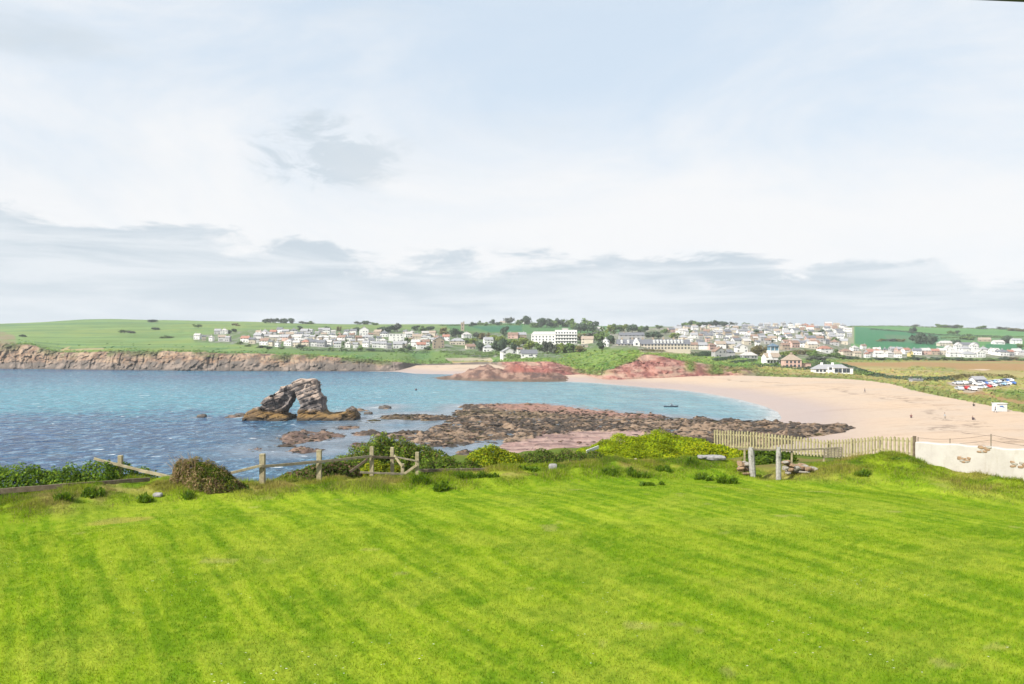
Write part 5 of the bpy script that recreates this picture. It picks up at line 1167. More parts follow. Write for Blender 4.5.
def kiosk():
    p = sand_pt(999.5, 411.6)
    r = empty('beach_kiosk', (p.x, p.y, p.z-.1), 'small white flat roofed kiosk with blue marking at the edge of the sand', 'kiosk', None, 0.05)
    MB().box(-1.45, 1.45, -1.0, 1.0, .15, 2.25).build('wall', M_FRAME, r, bevel=.03)
    MB().box(-1.6, 1.6, -1.15, 1.15, 2.253, 2.38).build('roof', WALL['white'], r)
    blue = simple('blue_paint', (0.05, 0.16, 0.42), 0.5)
    MB().add([(-.75, -1.012, 1.7), (.2, -1.012, 1.75), (.75, -1.012, 1.15), (.15, -1.012, 1.35), (-.2, -1.012, 1.4), (-.5, -1.012, 1.4), (-.75, -1.002, 1.7), (.2, -1.002, 1.75), (.75, -1.002, 1.15), (.15, -1.002, 1.35), (-.2, -1.002, 1.4), (-.5, -1.002, 1.4)],
             [(0, 5, 4, 3, 2, 1), (6, 7, 8, 9, 10, 11)]+[(i, (i+1) % 6, 6+(i+1) % 6, 6+i) for i in range(6)]).build('sign', blue, r)
    MB().box(-1.3, 1.3, -.9, .9, -.3, .147).build('base', WALL['grey'], r)
kiosk()
def person(p, rz, label, pose, top, legs, scale=1.0, group='people on the sand'):
    """one continuous skinned figure; hair as a child"""
    J = {'pel': (0, 0, .93), 'wst': (0, 0, 1.10), 'chs': (0, 0, 1.33), 'nek': (0, 0, 1.50), 'hd1': (0, -.02, 1.60), 'hd2': (0, -.02, 1.73)}
    E = [('pel', 'wst'), ('wst', 'chs'), ('chs', 'nek'), ('nek', 'hd1'), ('hd1', 'hd2')]
    R = {'pel': .15, 'wst': .13, 'chs': .15, 'nek': .055, 'hd1': .085, 'hd2': .075}
    for s, n in ((-1, 'l'), (1, 'r')):
        if pose == 'walk':
            f = s*.22; J[n+'hip'] = (s*.10, 0, .88); J[n+'kne'] = (s*.10, -f*.6-.05, .48); J[n+'ank'] = (s*.10, -f*1.3+.03, .08); J[n+'toe'] = (s*.11, -f*1.3-.14, .04)
            J[n+'sho'] = (s*.19, 0, 1.42); J[n+'elb'] = (s*.25, f*.6+.03, 1.14); J[n+'han'] = (s*.25, f*1.2-.08, .88)
        else:
            J[n+'hip'] = (s*.10, -.05, .90); J[n+'kne'] = (s*.13, -.42, .92+.38); J[n+'ank'] = (s*.13, -.72, .86); J[n+'toe'] = (s*.13, -.90, .84)
            J[n+'sho'] = (s*.19, 0, 1.42); J[n+'elb'] = (s*.30, -.18, 1.24); J[n+'han'] = (s*.36, -.42, 1.30)
        for k, r in (('hip', .105), ('kne', .065), ('ank', .045), ('toe', .04), ('sho', .065), ('elb', .045), ('han', .038)): R[n+k] = r
        E += [('pel', n+'hip'), (n+'hip', n+'kne'), (n+'kne', n+'ank'), (n+'ank', n+'toe'), ('chs', n+'sho'), (n+'sho', n+'elb'), (n+'elb', n+'han')]
    ks = list(J); me = bpy.data.meshes.new('person'); dz = 0 if pose == 'walk' else -.78
    me.from_pydata([(J[k][0], J[k][1], J[k][2]+dz) for k in ks], [(ks.index(a), ks.index(b)) for a, b in E], [])
    o = bpy.data.objects.new('person', me); COL.objects.link(o)
    m = o.modifiers.new('skin', 'SKIN'); sv = me.skin_vertices[0].data
    for i, k in enumerate(ks): sv[i].radius = (R[k], R[k]*(.75 if k in ('pel', 'wst', 'chs') else 1))
    sv[0].use_root = True
    o.modifiers.new('sub', 'SUBSURF').levels = 1; o.modifiers['sub'].render_levels = 1
    mt, t, pr, ou = mat_new('clothing'); oc = objco(t); z = t.sep(oc)[2]
    zz = t.m('SUBTRACT', z, dz)
    c = t.mix(t.m('GREATER_THAN', zz, 0.98), legs, top); c = t.mix(t.m('GREATER_THAN', zz, 1.47), c, (0.40, 0.24, 0.17))
    t.l.new(c, pr.inputs['Base Color']); pr.inputs['Roughness'].default_value = .8; me.materials.append(mt)
    o.location = p; o.rotation_euler = (0, 0, rz); o.scale = (scale,)*3
    h = MB().tube([(0, .02, 1.60+dz), (0, .02, 1.70+dz), (0, .0, 1.80+dz), (0, 0, 1.83+dz)], [.07, .105, .08, .02], 8).build('hair', M_BARK, o, smooth=True)
    return tag(o, label, 'person', group)
person(sand_pt(995.2, 412.6), 0.5, 'person in dark clothes standing beside the white kiosk', 'walk', (0.03, 0.03, 0.04), (0.03, 0.04, 0.07))
person(sand_pt(944.8, 420.0), 1.2, 'person in grey top walking alone across the open sand', 'walk', (0.30, 0.32, 0.33), (0.25, 0.22, 0.18))
person(sand_pt(972.6, 420.0), 0.2, 'person in dark clothes sitting on the sand below the kiosk', 'sit', (0.06, 0.04, 0.05), (0.04, 0.04, 0.06))
person(sand_pt(911.2, 417.8), -0.5, 'person in dark red top sitting in the middle of the beach', 'sit', (0.12, 0.04, 0.04), (0.04, 0.04, 0.05))
person(sand_pt(864.8, 392.8), 0.9, 'person in dark clothes walking far up the beach near the dune edge', 'walk', (0.05, 0.05, 0.06), (0.05, 0.05, 0.07))
person(sand_pt(973.4, 406.4), 2.2, 'person in black sitting against the grassy dune foot', 'sit', (0.02, 0.02, 0.02), (0.03, 0.03, 0.03))
def boat():
    Y = CAMZ*F/(406.9-CY); p = Vector(((671-CX)/F*Y, Y, 0))
    r = empty('rowing_boat', p, 'slim dark kayak floating in the bay off the rock platform', 'boat', None, 0.06)
    n = 13; vs = []; fs = []
    for i in range(n):
        u = -1+2*i/(n-1); w = .42*(1-abs(u)**2.2)+.01; sh = .30+.16*u*u
        vs += [(u*2.5, -w, sh), (u*2.5, -w*.7, .0), (u*2.5, 0, -.10+.08*u*u), (u*2.5, w*.7, .0), (u*2.5, w, sh), (u*2.5, 0, sh+.05)]
    for i in range(n-1):
        for j in range(6): a = i*6+j; b = i*6+(j+1) % 6; fs.append((a, b, b+6, a+6))
    fs += [(0, 5, 4, 3, 2, 1), tuple((n-1)*6+k for k in range(6))]
    MB().add(vs, fs).build('hull', simple('dark_hull', (0.02, 0.035, 0.06), 0.4), r, smooth=True)
    MB().tube([(0, 0, .36), (0, 0, .40)], [.34, .30], 14).build('cockpit_rim', M_TYRE, r)
    q = person(p+Vector((0.1, 0, .22)), 1.57, 'person in dark top paddling the slim kayak', 'sit', (0.05, 0.06, 0.10), (0.03, 0.03, 0.04), group=None)
    o = MB().tube([(p.x-.55, p.y-1.0, .72), (p.x+.75, p.y+.95, 1.25)], .02, 6).add([(p.x+.72, p.y+.85, 1.20), (p.x+.92, p.y+1.3, 1.30), (p.x+.96, p.y+1.28, 1.46), (p.x+.80, p.y+.9, 1.34)], [(0, 1, 2, 3)]).add([(p.x-.5, p.y-.95, .64), (p.x-.72, p.y-1.4, .44), (p.x-.68, p.y-1.4, .62), (p.x-.52, p.y-.95, .80)], [(0, 1, 2, 3)]).build('paddle', M_FRAME)
    tag(o, 'two bladed paddle held across the slim kayak', 'paddle')
    Yb = CAMZ*F/(390.2-CY); b = Vector(((416-CX)/F*Yb, Yb, 0))
    r = empty('mooring_buoy', b, 'small dark mooring buoy on the open blue water', 'buoy')
    MB().tube([(0, 0, -.3), (0, 0, .1), (0, 0, .5), (0, 0, .7)], [.25, .55, .5, .15], 12).build('float', simple('dark_float', (0.05, 0.03, 0.04), .5), r, smooth=True)
    MB().tube([(0, 0, .7), (0, 0, 1.25)], [.05, .04], 8).build('stem', M_TYRE, r)
boat()
# ------------------------------------------------------------------ the garden edge: lawn, rough bank, ground beyond it falling to the cliff
NR = np.array([
 # px   crest_py  Yc    z_out  Yedge
 (-500, 516, 26.0, 15.7, 32.5), (-150, 507, 27.0, 15.7, 32.5), (0, 501.5, 27.3, 15.75, 32.5), (60, 493.5, 28.2, 15.8, 32.6), (95, 488, 29.0, 15.9, 33), (130, 483, 30.0, 15.9, 33.5), (170, 482, 30.6, 16.0, 34), (230, 484, 31.0, 15.9, 34.5),
 (262, 485, 31.0, 15.8, 34.5), (300, 482, 31.6, 15.8, 35), (340, 479, 32.0, 15.8, 41), (420, 479, 32.6, 15.8, 43), (470, 473, 33.5, 15.75, 46), (500, 470, 34.0, 15.7, 47), (560, 465.5, 35.0, 15.7, 49), (600, 463, 35.6, 15.7, 50),
 (650, 462, 36.2, 15.7, 52), (700, 460.5, 36.8, 15.8, 54), (730, 464, 36.6, 15.9, 48), (748, 472, 36.0, 16.0, 46), (765, 476, 35.4, 16.1, 45), (785, 475, 35.4, 16.1, 44), (810, 470, 35.8, 16.1, 42.5), (850, 462, 36.2, 16.2, 40.5),
 (885, 456.5, 36.0, 16.6, 38.8), (905, 457, 35.8, 16.6, 38), (930, 468, 34.6, 16.4, 38), (955, 478, 33.6, 16.3, 38), (985, 481, 33.0, 16.2, 38), (1024, 483, 32.5, 16.1, 37.5), (1200, 488, 31.5, 16.0, 37), (1600, 502, 29.0, 16.0, 36)], float)
def nprof(px, c): return np.interp(px, NR[:, 0], NR[:, c])
def near_z(X, Y):
    X = np.asarray(X, float); Y = np.asarray(Y, float)
    px = CX+F*X/np.maximum(Y, 3.0); px = np.clip(px, -500, 1600)
    cy, Yc, zo, Ye = [nprof(px, c) for c in (1, 2, 3, 4)]
    zc = CAMZ-(cy-CY)/F*Yc
    base = 16.5-0.35*sstep(2, 22, X)*sstep(14, 30, Y)+0.10*(fbm(X*0.13, Y*0.13, 201, 3)-0.5)
    up = sstep(Yc-3.3+1.2*(fbm(X*0.35, X*0+2, 209, 3)-0.5)*2, Yc-0.3, Y)
    base = base-0.22*np.exp(-((Y-Yc+3.6)/2.2)**2)
    z = base*(1-up)+zc*up+(0.44*(fbm(X*0.45, Y*0.45, 203, 4)-0.5)+0.34*(fbm(X*1.5, Y*1.5, 205, 3)-0.5))*up
    dn = sstep(Yc+0.15, Yc+3.2, Y)
    z = z*(1-dn)+(zo-0.02*(Y-Yc)+0.3*(fbm(X*0.3, Y*0.3, 207, 3)-0.5))*dn
    cl = np.clip(Y-Ye, 0, None)
    z = z-cl*0.42-cl**1.5*0.06
    return np.maximum(z, -4), up, dn, cl
def nz(x, y): return float(near_z(np.array([x]), np.array([y]))[0][0])
def near_at(px, Y): x = (px-CX)/F*Y; return Vector((x, Y, nz(x, Y)))
ROW = math.radians(-32)
def lawn_tint(X, Y, up, dn, cl):
    """turf colours: mowing bands, drier and lusher patches, rougher mixed grass on the bank"""
    u = X*math.cos(ROW)-Y*math.sin(ROW)
    u = u+0.5*(fbm(X*0.12, Y*0.12, 211, 2)-0.5)
    v = X*math.sin(ROW)+Y*math.cos(ROW)
    band = 0.5+0.5*np.sin(u*2*np.pi/1.30)
    fineb = fbm(u*2.6, v*0.25, 213, 3)
    n1 = fbm(X*0.22, Y*0.22, 215, 4); n2 = fbm(X*1.3, Y*1.3, 217, 4); n3 = fbm(X*0.5+40, Y*0.5, 219, 4)
    stk = fbm(u*6.0, v*0.18, 227, 3)
    stk = fbm(u*5.0, v*0.30, 227, 3); R2 = math.radians(-15); u2 = X*math.cos(R2)-Y*math.sin(R2)+0.4*(fbm(X*0.2, Y*0.2, 229, 2)-0.5)
    band2 = 0.5+0.5*np.sin(u2*2*np.pi/2.5); tuft = fbm(X*7.0, Y*7.0, 233, 2)
    c = np.zeros(X.shape+(3,))+C((0.146, 0.220, 0.0060))
    c = mixc(c, (0.190, 0.262, 0.0085), sstep(0.36, 0.66, band)*0.45)
    c = mixc(c, (0.112, 0.188, 0.0060), sstep(0.35, 0.65, band2)*0.20)
    c = mixc(c, (0.112, 0.190, 0.0060), sstep(0.50, 0.64, n1)*0.24)
    c = mixc(c, (0.245, 0.292, 0.0160), sstep(0.50, 0.60, fineb)*0.45)
    c = mixc(c, (0.094, 0.166, 0.0060), sstep(0.49, 0.39, fineb)*0.40)
    c = mixc(c, (0.262, 0.295, 0.0220), sstep(0.53, 0.62, stk)*0.40); c = mixc(c, (0.086, 0.156, 0.0060), sstep(0.47, 0.38, stk)*0.45)
    c = mixc(c, (0.250, 0.270, 0.0260), sstep(0.56, 0.68, n3)*0.34)
    c = mixc(c, (0.078, 0.152, 0.0060), sstep(0.53, 0.63, n2)*0.34)
    c = mixc(c, (0.300, 0.330, 0.0260), sstep(0.56, 0.74, tuft)*0.30); c = mixc(c, (0.062, 0.120, 0.0050), sstep(0.44, 0.26, tuft)*0.30)
    c = mixc(c, (0.300, 0.262, 0.0700), sstep(0.80, 0.85, fbm(X*0.8+11, Y*0.9, 221, 3))*0.4)
    c = c*np.array([1.00, 1.05, 1.30])
    worn = sstep(1.0, 0.3, ((X+12.4)/1.25)**2+((Y-25.3)/0.75)**2+1.2*(n2-0.5)); c = mixc(c, (0.310, 0.215, 0.0800), worn*0.42)
    b = up*(1-dn)
    n4 = fbm(X*0.55, Y*0.55, 223, 4); n5 = fbm(X*0.9+5, Y*0.9, 225, 3)
    bank = np.zeros(X.shape+(3,))+C((0.138, 0.186, 0.0130))
    bank = mixc(bank, (0.215, 0.185, 0.0420), sstep(0.47, 0.60, n4)*0.75)
    bank = mixc(bank, (0.064, 0.124, 0.0090), sstep(0.50, 0.60, n5)*0.80)
    bank = mixc(bank, (0.300, 0.225, 0.0950), sstep(0.60, 0.70, n4)*0.6)
    bank = mixc(bank, (0.190, 0.240, 0.0120), sstep(0.56, 0.66, n2)*0.6)
    bank = mixc(bank, (0.240, 0.205, 0.0520), sstep(10.5, 13.0, X)*0.60*sstep(0.38, 0.56, n4)); bank = mixc(bank, (0.225, 0.195, 0.0480), (1-sstep(-2.5, 0.5, X))*sstep(-14.0, -10.5, X)*0.40*sstep(0.40, 0.56, n4))
    c = c*(1-b*0.9)[..., None]+bank*(b*0.9)[..., None]
    out = np.zeros(X.shape+(3,))+C((0.085, 0.120, 0.022)); out = mixc(out, (0.150, 0.120, 0.045), sstep(0.52, 0.64, n4)*0.8)
    c = c*(1-dn)[..., None]+out*dn[..., None]
    return mixc(c, (0.200, 0.110, 0.075), sstep(2.0, 5.0, cl)*0.8)
def lawn():
    px = np.concatenate([np.arange(-4200, -480, 60.0), np.arange(-480, 1560, 3.0), np.arange(1560, 5200, 60.0)]); Y = np.concatenate([np.linspace(2.2, 24, 112), np.linspace(24.1, 42, 170), np.linspace(42.4, 96, 60)])
    PX, YY = np.meshgrid(px, Y); X = (PX-CX)/F*YY
    Z, up, dn, cl = near_z(X, YY)
    c = lawn_tint(X, YY, up, dn, cl)
    m = tint_mat('turf', 0.95, 5.0, 0.10, 0.02, bscale=14.0, bstr=0.6, bdist=0.05)
    o = big_mesh('lawn', np.stack([X, YY, Z], -1).reshape(-1, 3), grid_faces(len(Y), len(px)), m, c.reshape(-1, 3), True)
    tag(o, 'sloping mown garden lawn with a rough grassy bank at its seaward edge', 'lawn', kind='structure')
lawn()
M_GRASS = tint_mat('grass_blades', 0.9, 2.0, 0.06, 0.04, trans=0.50)
def blades(name, X, Y, Z, h, w, lean, col, mat=None, parent=None, origin=None):
    n = len(X); a = RNG.uniform(0, 2*np.pi, n); la = RNG.uniform(0, 2*np.pi, n); l = lean*np.abs(RNG.normal(0.6, 0.4, n))
    dx, dy = np.cos(a)*w/2, np.sin(a)*w/2; tx, ty = np.cos(la)*l*h, np.sin(la)*l*h
    P = np.stack([X, Y, Z], -1)
    V = np.empty((n, 3, 3)); V[:, 0] = P-np.stack([dx, dy, 0*dx+.01], -1); V[:, 1] = P+np.stack([dx, dy, 0*dx-.01], -1)
    V[:, 2] = P+np.stack([tx, ty, h*np.clip(1-0.35*l, .3, 1)], -1)
    if origin is not None: V -= np.asarray(origin)
    o = big_mesh(name, V.reshape(-1, 3), np.arange(3*n).reshape(n, 3), mat or M_GRASS, np.repeat(np.clip(col, .003, .8), 3, 0), False, parent)
    return o
def grass():
    # short mown blades over the lawn
    N = 640000
    pxs = RNG.uniform(-230, 1250, N); Y = np.sqrt(RNG.uniform(11.2**2, 37.5**2, N)); Y = np.where(RNG.random(N) < 0.35, RNG.uniform(11.2, 24, N), Y)
    X = (pxs-CX)/F*Y; Z, up, dn, cl = near_z(X, Y)
    k = (dn < 0.2) & (cl <= 0) & (RNG.random(N) > up*0.45); X, Y, Z, up, dn, cl = [q[k] for q in (X, Y, Z, up, dn, cl)]
    c = lawn_tint(X, Y, up, dn, cl)*1.16*RNG.uniform(0.78, 1.26, (len(X), 1))*(1+0.06*RNG.normal(size=(len(X), 3)))
    h = RNG.uniform(0.025, 0.06, len(X))*(1+up*1.6); w = RNG.uniform(0.010, 0.018, len(X))
    tag(blades('lawn_grass', X, Y, Z, h, w, 0.9, c), 'short mown grass blades of the bright green lawn', 'grass', kind='stuff')
    # long unmown grass over the bank, in tussocks
    N = 330000
    pxs = RNG.uniform(-90, 1110, N); Yc = nprof(pxs, 2); Y = Yc+RNG.uniform(-3.4, 2.4, N); X = (pxs-CX)/F*Y
    X += 0.10*RNG.normal(size=N); tus = fbm(X*1.1, Y*1.1, 231, 3)
    Z, up, dn, cl = near_z(X, Y)
    gate = (pxs > 742) & (pxs < 788); wl = (pxs > 925)
    k = (RNG.random(N) < up*np.where(gate, 0.12, np.where(wl, 0.35, 1.0))) & (tus > 0.36) & (dn < 0.75)
    X, Y, Z, up, dn, cl, tus = [q[k] for q in (X, Y, Z, up, dn, cl, tus)]
    c = lawn_tint(X, Y, up, dn*0, cl)*RNG.uniform(0.90, 1.95, (len(X), 1))
    straw = RNG.random(len(X)) < 0.14; c[straw] = C((0.30, 0.24, 0.10))*RNG.uniform(.7, 1.2, (straw.sum(), 1))
    h = RNG.uniform(0.06, 0.20, len(X))*(0.25+3.8*np.clip(tus-0.36, 0, .5)); w = RNG.uniform(0.014, 0.030, len(X))
    tag(blades('bank_grass', X, Y, Z, h, w, 1.2, c), 'long unmown grass and straw tufts over the bank', 'grass', kind='stuff')
    # daisies, only as drifts of white specks
    n = 2200; cx = RNG.uniform(0, 1024, 60); cY = RNG.uniform(13, 33, 60); i = RNG.integers(0, 60, n)
    Y = cY[i]+RNG.normal(0, .6, n); X = (cx[i]-CX)/F*cY[i]+RNG.normal(0, .8, n); Z, up, dn, cl = near_z(X, Y); k = (dn < .1) & (RNG.random(n) < .30)
    X, Y, Z = X[k], Y[k], Z[k]; r = RNG.uniform(.012, .022, len(X)); a = np.arange(6)*np.pi/3
    V = np.stack([X[:, None]+np.cos(a)*r[:, None], Y[:, None]+np.sin(a)*r[:, None], (Z+.055)[:, None]+0.25*r[:, None]*np.sin(a)*-1], -1).reshape(-1, 3)
    o = big_mesh('daisies', V, np.arange(len(V)).reshape(-1, 6), M_PETAL, None, False)
    tag(o, 'tiny white daisies scattered through the lawn', 'daisies', kind='stuff')
M_PETAL = simple('petal', (0.72, 0.72, 0.68), 0.7, 0.05)
grass()

# ------------------------------------------------------------------ hedge, gorse, bushes and weeds along the edge
def shrub_mass(name, blobs, n, size, pal, wts, label, cat, stretch=1.7, up=0.0, twig=None, cov=1.0, group=None):
    """leaf mass over a set of ellipsoids: blobs (px, Y, dx, dy, dz, lift)"""
    cen = []; nor = []; cols = []; vol = np.array([b[2]*b[4]+b[3]*b[4]*.4 for b in blobs]); share = vol/vol.sum()
    for b, s in zip(blobs, share):
        px, Y, dx, dy, dz = b[:5]; x = (px-CX)/F*Y; k = int(n*s)
        d = RNG.normal(size=(k, 3)); d[:, 2] = np.abs(d[:, 2])*1.0-0.15; d /= np.linalg.norm(d, axis=1, keepdims=True)
        lump = 0.50+1.0*fbm3(d[:, 0]*2.8+x, d[:, 1]*2.8+Y, d[:, 2]*2.8, 301, 3)
        r = lump*RNG.uniform(0.72, 1.04, k)**0.6
        P = d*r[:, None]*[dx, dy, dz]; X = x+P[:, 0]; YY = Y+P[:, 1]; gz = near_z(X, YY)[0]
        cen.append(np.stack([X, YY, np.maximum(gz+P[:, 2]+(b[5] if len(b) > 5 else 0), gz+.02)], -1)); nor.append(d)
        ci = RNG.choice(len(pal), k, p=np.array(wts)/sum(wts)); base = np.array(pal)[ci]
        patch = fbm(X*1.6, cen[-1][:, 2]*1.9+YY, 311, 3)
        cols.append(base*(0.62+0.76*patch)[:, None])
    cen = np.concatenate(cen); nor = np.concatenate(nor); cols = np.concatenate(cols)
    o0 = Vector(((blobs[0][0]-CX)/F*blobs[0][1], blobs[0][1], 0)); o0.z = nz(o0.x, o0.y)
    r = empty(name, o0, label, cat, group)
    f = leaf_mesh('foliage', cen-np.array(o0), size, cols, 0.26, nor*(1-up), stretch, None, M_LEAFN); f.parent = r
    st = MB()
    for b in blobs[:8]:
        x = (b[0]-CX)/F*b[1]; z = nz(x, b[1]); p = Vector((x, b[1], z-.1))-o0
        for q in range(3):
            e = p+Vector((random.uniform(-.5, .5)*b[2], random.uniform(-.4, .4)*b[3], b[4]*random.uniform(.5, .85)+.1)); st.tube([p, p.lerp(e, .5)+Vector((.04, 0, .03)), e], [.03, .02, .008], 5)
    st.build('stem', M_BARK, r)
    return r
GP = [(0.070, 0.120, 0.016), (0.110, 0.165, 0.018), (0.042, 0.075, 0.014), (0.150, 0.185, 0.020)]
def plants():
    # leafy hedge behind the low rail at left
    shrub_mass('hedge', [(-150, 31, 1.9, 1.0, 1.5), (-100, 31, 1.9, 1.0, 1.5), (-50, 31, 1.9, 1.0, 1.55), (-5, 31, 1.7, 1.0, 1.5), (30, 31, 1.5, .9, 1.6), (62, 31.2, 1.4, .9, 1.5), (92, 31.4, 1.2, .9, 1.35), (116, 31.8, .9, .8, 1.1), (138, 32.2, .8, .6, .8)],
               48000, 0.062, [(0.090, 0.165, 0.014), (0.135, 0.220, 0.018), (0.045, 0.085, 0.012), (0.210, 0.280, 0.020)], (4, 4, 2, 1.6), 'dense leafy green hedge behind the low brown rail', 'hedge', 1.5)
    # wind-bent brown gorse bush
    shrub_mass('gorse_bush', [(181, 30.3, .34, .5, .86), (192, 30.2, .50, .6, .88), (205, 30.1, .62, .7, .80), (219, 30.0, .62, .6, .62), (233, 29.9, .42, .5, .36), (201, 29.6, .6, .5, .46), (216, 29.5, .55, .5, .36)], 26000, 0.030,
               [(0.250, 0.165, 0.080), (0.100, 0.070, 0.038), (0.170, 0.165, 0.024), (0.380, 0.275, 0.150), (0.105, 0.135, 0.020)], (3, 1.6, 3.4, 2.4, 3), 'wind bent brown and green gorse bush on the bank', 'bush', 3.6)
    GB = [o for o in bpy.data.objects if o.name.startswith('gorse_bush') and o.type == 'EMPTY'][0]
    q = 5200; gx = RNG.uniform(196, 238, q); gY = 30.0+RNG.normal(0, .28, q); gX = (gx-CX)/F*gY; top = np.interp(gx, [192, 204, 219, 233, 240], [.80, .78, .60, .36, .12])*np.clip(1-(gY-30)**2*1.2, .2, 1)
    gz = near_z(gX, gY)[0]+top*RNG.uniform(.80, 1.10, q)
    l = leaf_mesh('green_shoots', np.stack([gX, gY, gz], -1)-np.array(GB.location), .034, np.array([(0.085, 0.135, 0.014), (0.150, 0.170, 0.018), (0.050, 0.085, 0.012)])[RNG.integers(0, 3, q)], .35, None, 2.6, None, M_LEAFN); l.parent = GB
    b0 = [o for o in bpy.data.objects if o.name.startswith('gorse_bush') and o.type == 'EMPTY'][0]; tw = MB()
    for i in range(46):
        px = random.uniform(178, 232) if i > 34 else random.uniform(173, 196); p = near_at(px, 30.0+random.uniform(-.4, .4)); hh = (1.0-abs(px-190)/75)*.80+.12
        a = p+Vector((0, 0, hh*.55)); e = p+Vector((random.uniform(-.45, .12), random.uniform(-.2, .2), hh*random.uniform(1.0, 1.35))); tw.tube([a, a.lerp(e, .55)+Vector((.05, 0, .02)), e], [.011, .008, .003], 4)
    for v in range(len(tw.v)): tw.v[v] = tuple(Vector(tw.v[v])-b0.location)
    tw.build('dry_stalks', simple('dry_stalk', (0.30, 0.20, 0.10), .9), b0)
    # green mound beyond the stile
    shrub_mass('scrub_mound', [(352, 38.5, 1.3, 1.1, .85), (368, 39.5, 1.1, 1.3, 1.30), (380, 40.0, .8, 1.3, 1.65), (392, 40.2, .7, 1.2, 1.45), (404, 40.0, .9, 1.3, 1.40), (418, 40.5, 1.0, 1.2, 1.05), (434, 40.5, .9, 1.0, .75), (335, 37.5, 1.1, .8, .50)],
               34000, 0.062, [(0.110, 0.180, 0.022), (0.062, 0.105, 0.016), (0.200, 0.250, 0.022), (0.165, 0.125, 0.050)], (4, 1.8, 3.4, 1.4), 'green scrub mound rising behind the broken stile', 'bush', 1.8)
    shrub_mass('gorse_bush', [(378, 36.5, .75, .5, .75), (392, 36.6, .65, .5, .62), (366, 36.2, .5, .4, .5)], 7000, 0.055, [(0.260, 0.300, 0.012), (0.150, 0.210, 0.016), (0.330, 0.300, 0.012)], (3, 2.4, 1.6), 'yellow green gorse showing through the rails of the stile', 'bush', 1.6)
    shrub_mass('bracken', [(300, 33.4, 1.0, .6, .5), (316, 33.6, .9, .6, .72), (331, 34.2, .9, .6, .85), (345, 34.6, .8, .5, .8)], 11000, 0.075, [(0.085, 0.130, 0.020), (0.120, 0.150, 0.024), (0.190, 0.120, 0.070)], (4, 3, 2), 'bracken and bramble behind the two tall fence posts', 'bush', 2.0)
    rb = lambda x0, x1, n, Y, h0, h1: [(random.uniform(x0, x1), Y+random.uniform(-1.2, 1.2), random.uniform(.35, .8), random.uniform(.4, .8), random.uniform(h0, h1)) for _ in range(n)]
    shrub_mass('scrub', rb(424, 480, 17, 38.2, .35, .95), 22000, 0.056, [(0.105, 0.175, 0.020), (0.050, 0.085, 0.016), (0.165, 0.225, 0.022), (0.170, 0.120, 0.060)], (5, 2, 3, 1), 'dark green bramble scrub just past the stile', 'bush', 1.8)
    shrub_mass('gorse_bush', [(484, 40, .95, .8, 1.0), (494, 40.4, .95, .8, 1.15), (506, 40.4, .9, .8, .95)], 13000, 0.065, [(0.310, 0.360, 0.010), (0.190, 0.260, 0.014), (0.400, 0.380, 0.012), (0.080, 0.140, 0.014)], (3, 3, 1.4, 1.4), 'rounded yellow gorse bush among green scrub', 'bush', 1.6)
    shrub_mass('scrub', rb(506, 596, 26, 41.4, .28, .80), 26000, 0.056, [(0.105, 0.170, 0.022), (0.036, 0.062, 0.015), (0.165, 0.210, 0.026), (0.180, 0.125, 0.065)], (5, 2, 3, 1.2), 'mixed green scrub with dark hollows along the cliff edge', 'bush', 1.8)
    shrub_mass('gorse_bush', [(592, 44, .9, .9, .62), (606, 45, 1.1, 1.1, .92), (624, 46, 1.2, 1.2, 1.16), (641, 46.5, 1.1, 1.2, 1.06), (657, 46.5, 1.3, 1.3, 1.30), (676, 46.5, 1.3, 1.2, 1.00), (690, 45.5, 1.4, 1.1, .95), (622, 43, 1.6, .9, .85), (652, 43.5, 1.7, .9, .95)],
               80000, 0.056, [(0.290, 0.360, 0.008), (0.230, 0.310, 0.012), (0.360, 0.385, 0.010), (0.110, 0.190, 0.014)], (4, 4, 1.6, 1.0), 'broad bright yellow gorse thicket on the cliff edge', 'bush', 1.5)
    shrub_mass('gorse_bush', [(700, 43.6, 1.2, .9, .92), (716, 43.4, 1.0, .8, .70), (684, 42.2, 1.1, .7, .60), (733, 43.2, .9, .6, .45)], 13000, 0.070, [(0.330, 0.370, 0.008), (0.220, 0.290, 0.012), (0.410, 0.390, 0.010), (0.110, 0.180, 0.014)], (4, 3, 1, 1), 'lower yellow gorse bush in front of the picket fence', 'bush', 1.5)
    shrub_mass('scrub', [(596, 39.4, 1.2, .6, .50), (620, 39.8, 1.3, .6, .42), (648, 40.2, 1.4, .6, .42), (672, 40.4, 1.0, .6, .46)], 11000, 0.075, [(0.075, 0.125, 0.018), (0.045, 0.080, 0.015), (0.125, 0.150, 0.022), (0.140, 0.090, 0.050)], (4, 2.4, 2, 1.6), 'low bramble scrub below the broad yellow gorse', 'bush', 1.8)
    shrub_mass('scrub', [(760, 39.6, 1.0, .7, .55), (778, 39.8, .9, .7, .5)], 7000, 0.07, [(0.130, 0.195, 0.016), (0.085, 0.150, 0.016), (0.045, 0.080, 0.014)], (4, 3, 2), 'bright green weeds seen through the gateway', 'bush', 1.7)
    shrub_mass('scrub', [(984, 36.4, 1.0, .5, .48), (1003, 36.2, .8, .5, .55), (960, 36.6, .7, .5, .32)], 6000, 0.06, [(0.065, 0.115, 0.02), (0.045, 0.080, 0.018), (0.12, 0.13, 0.04)], (3, 2, 1), 'low green scrub showing over the white wall', 'bush', 1.7)
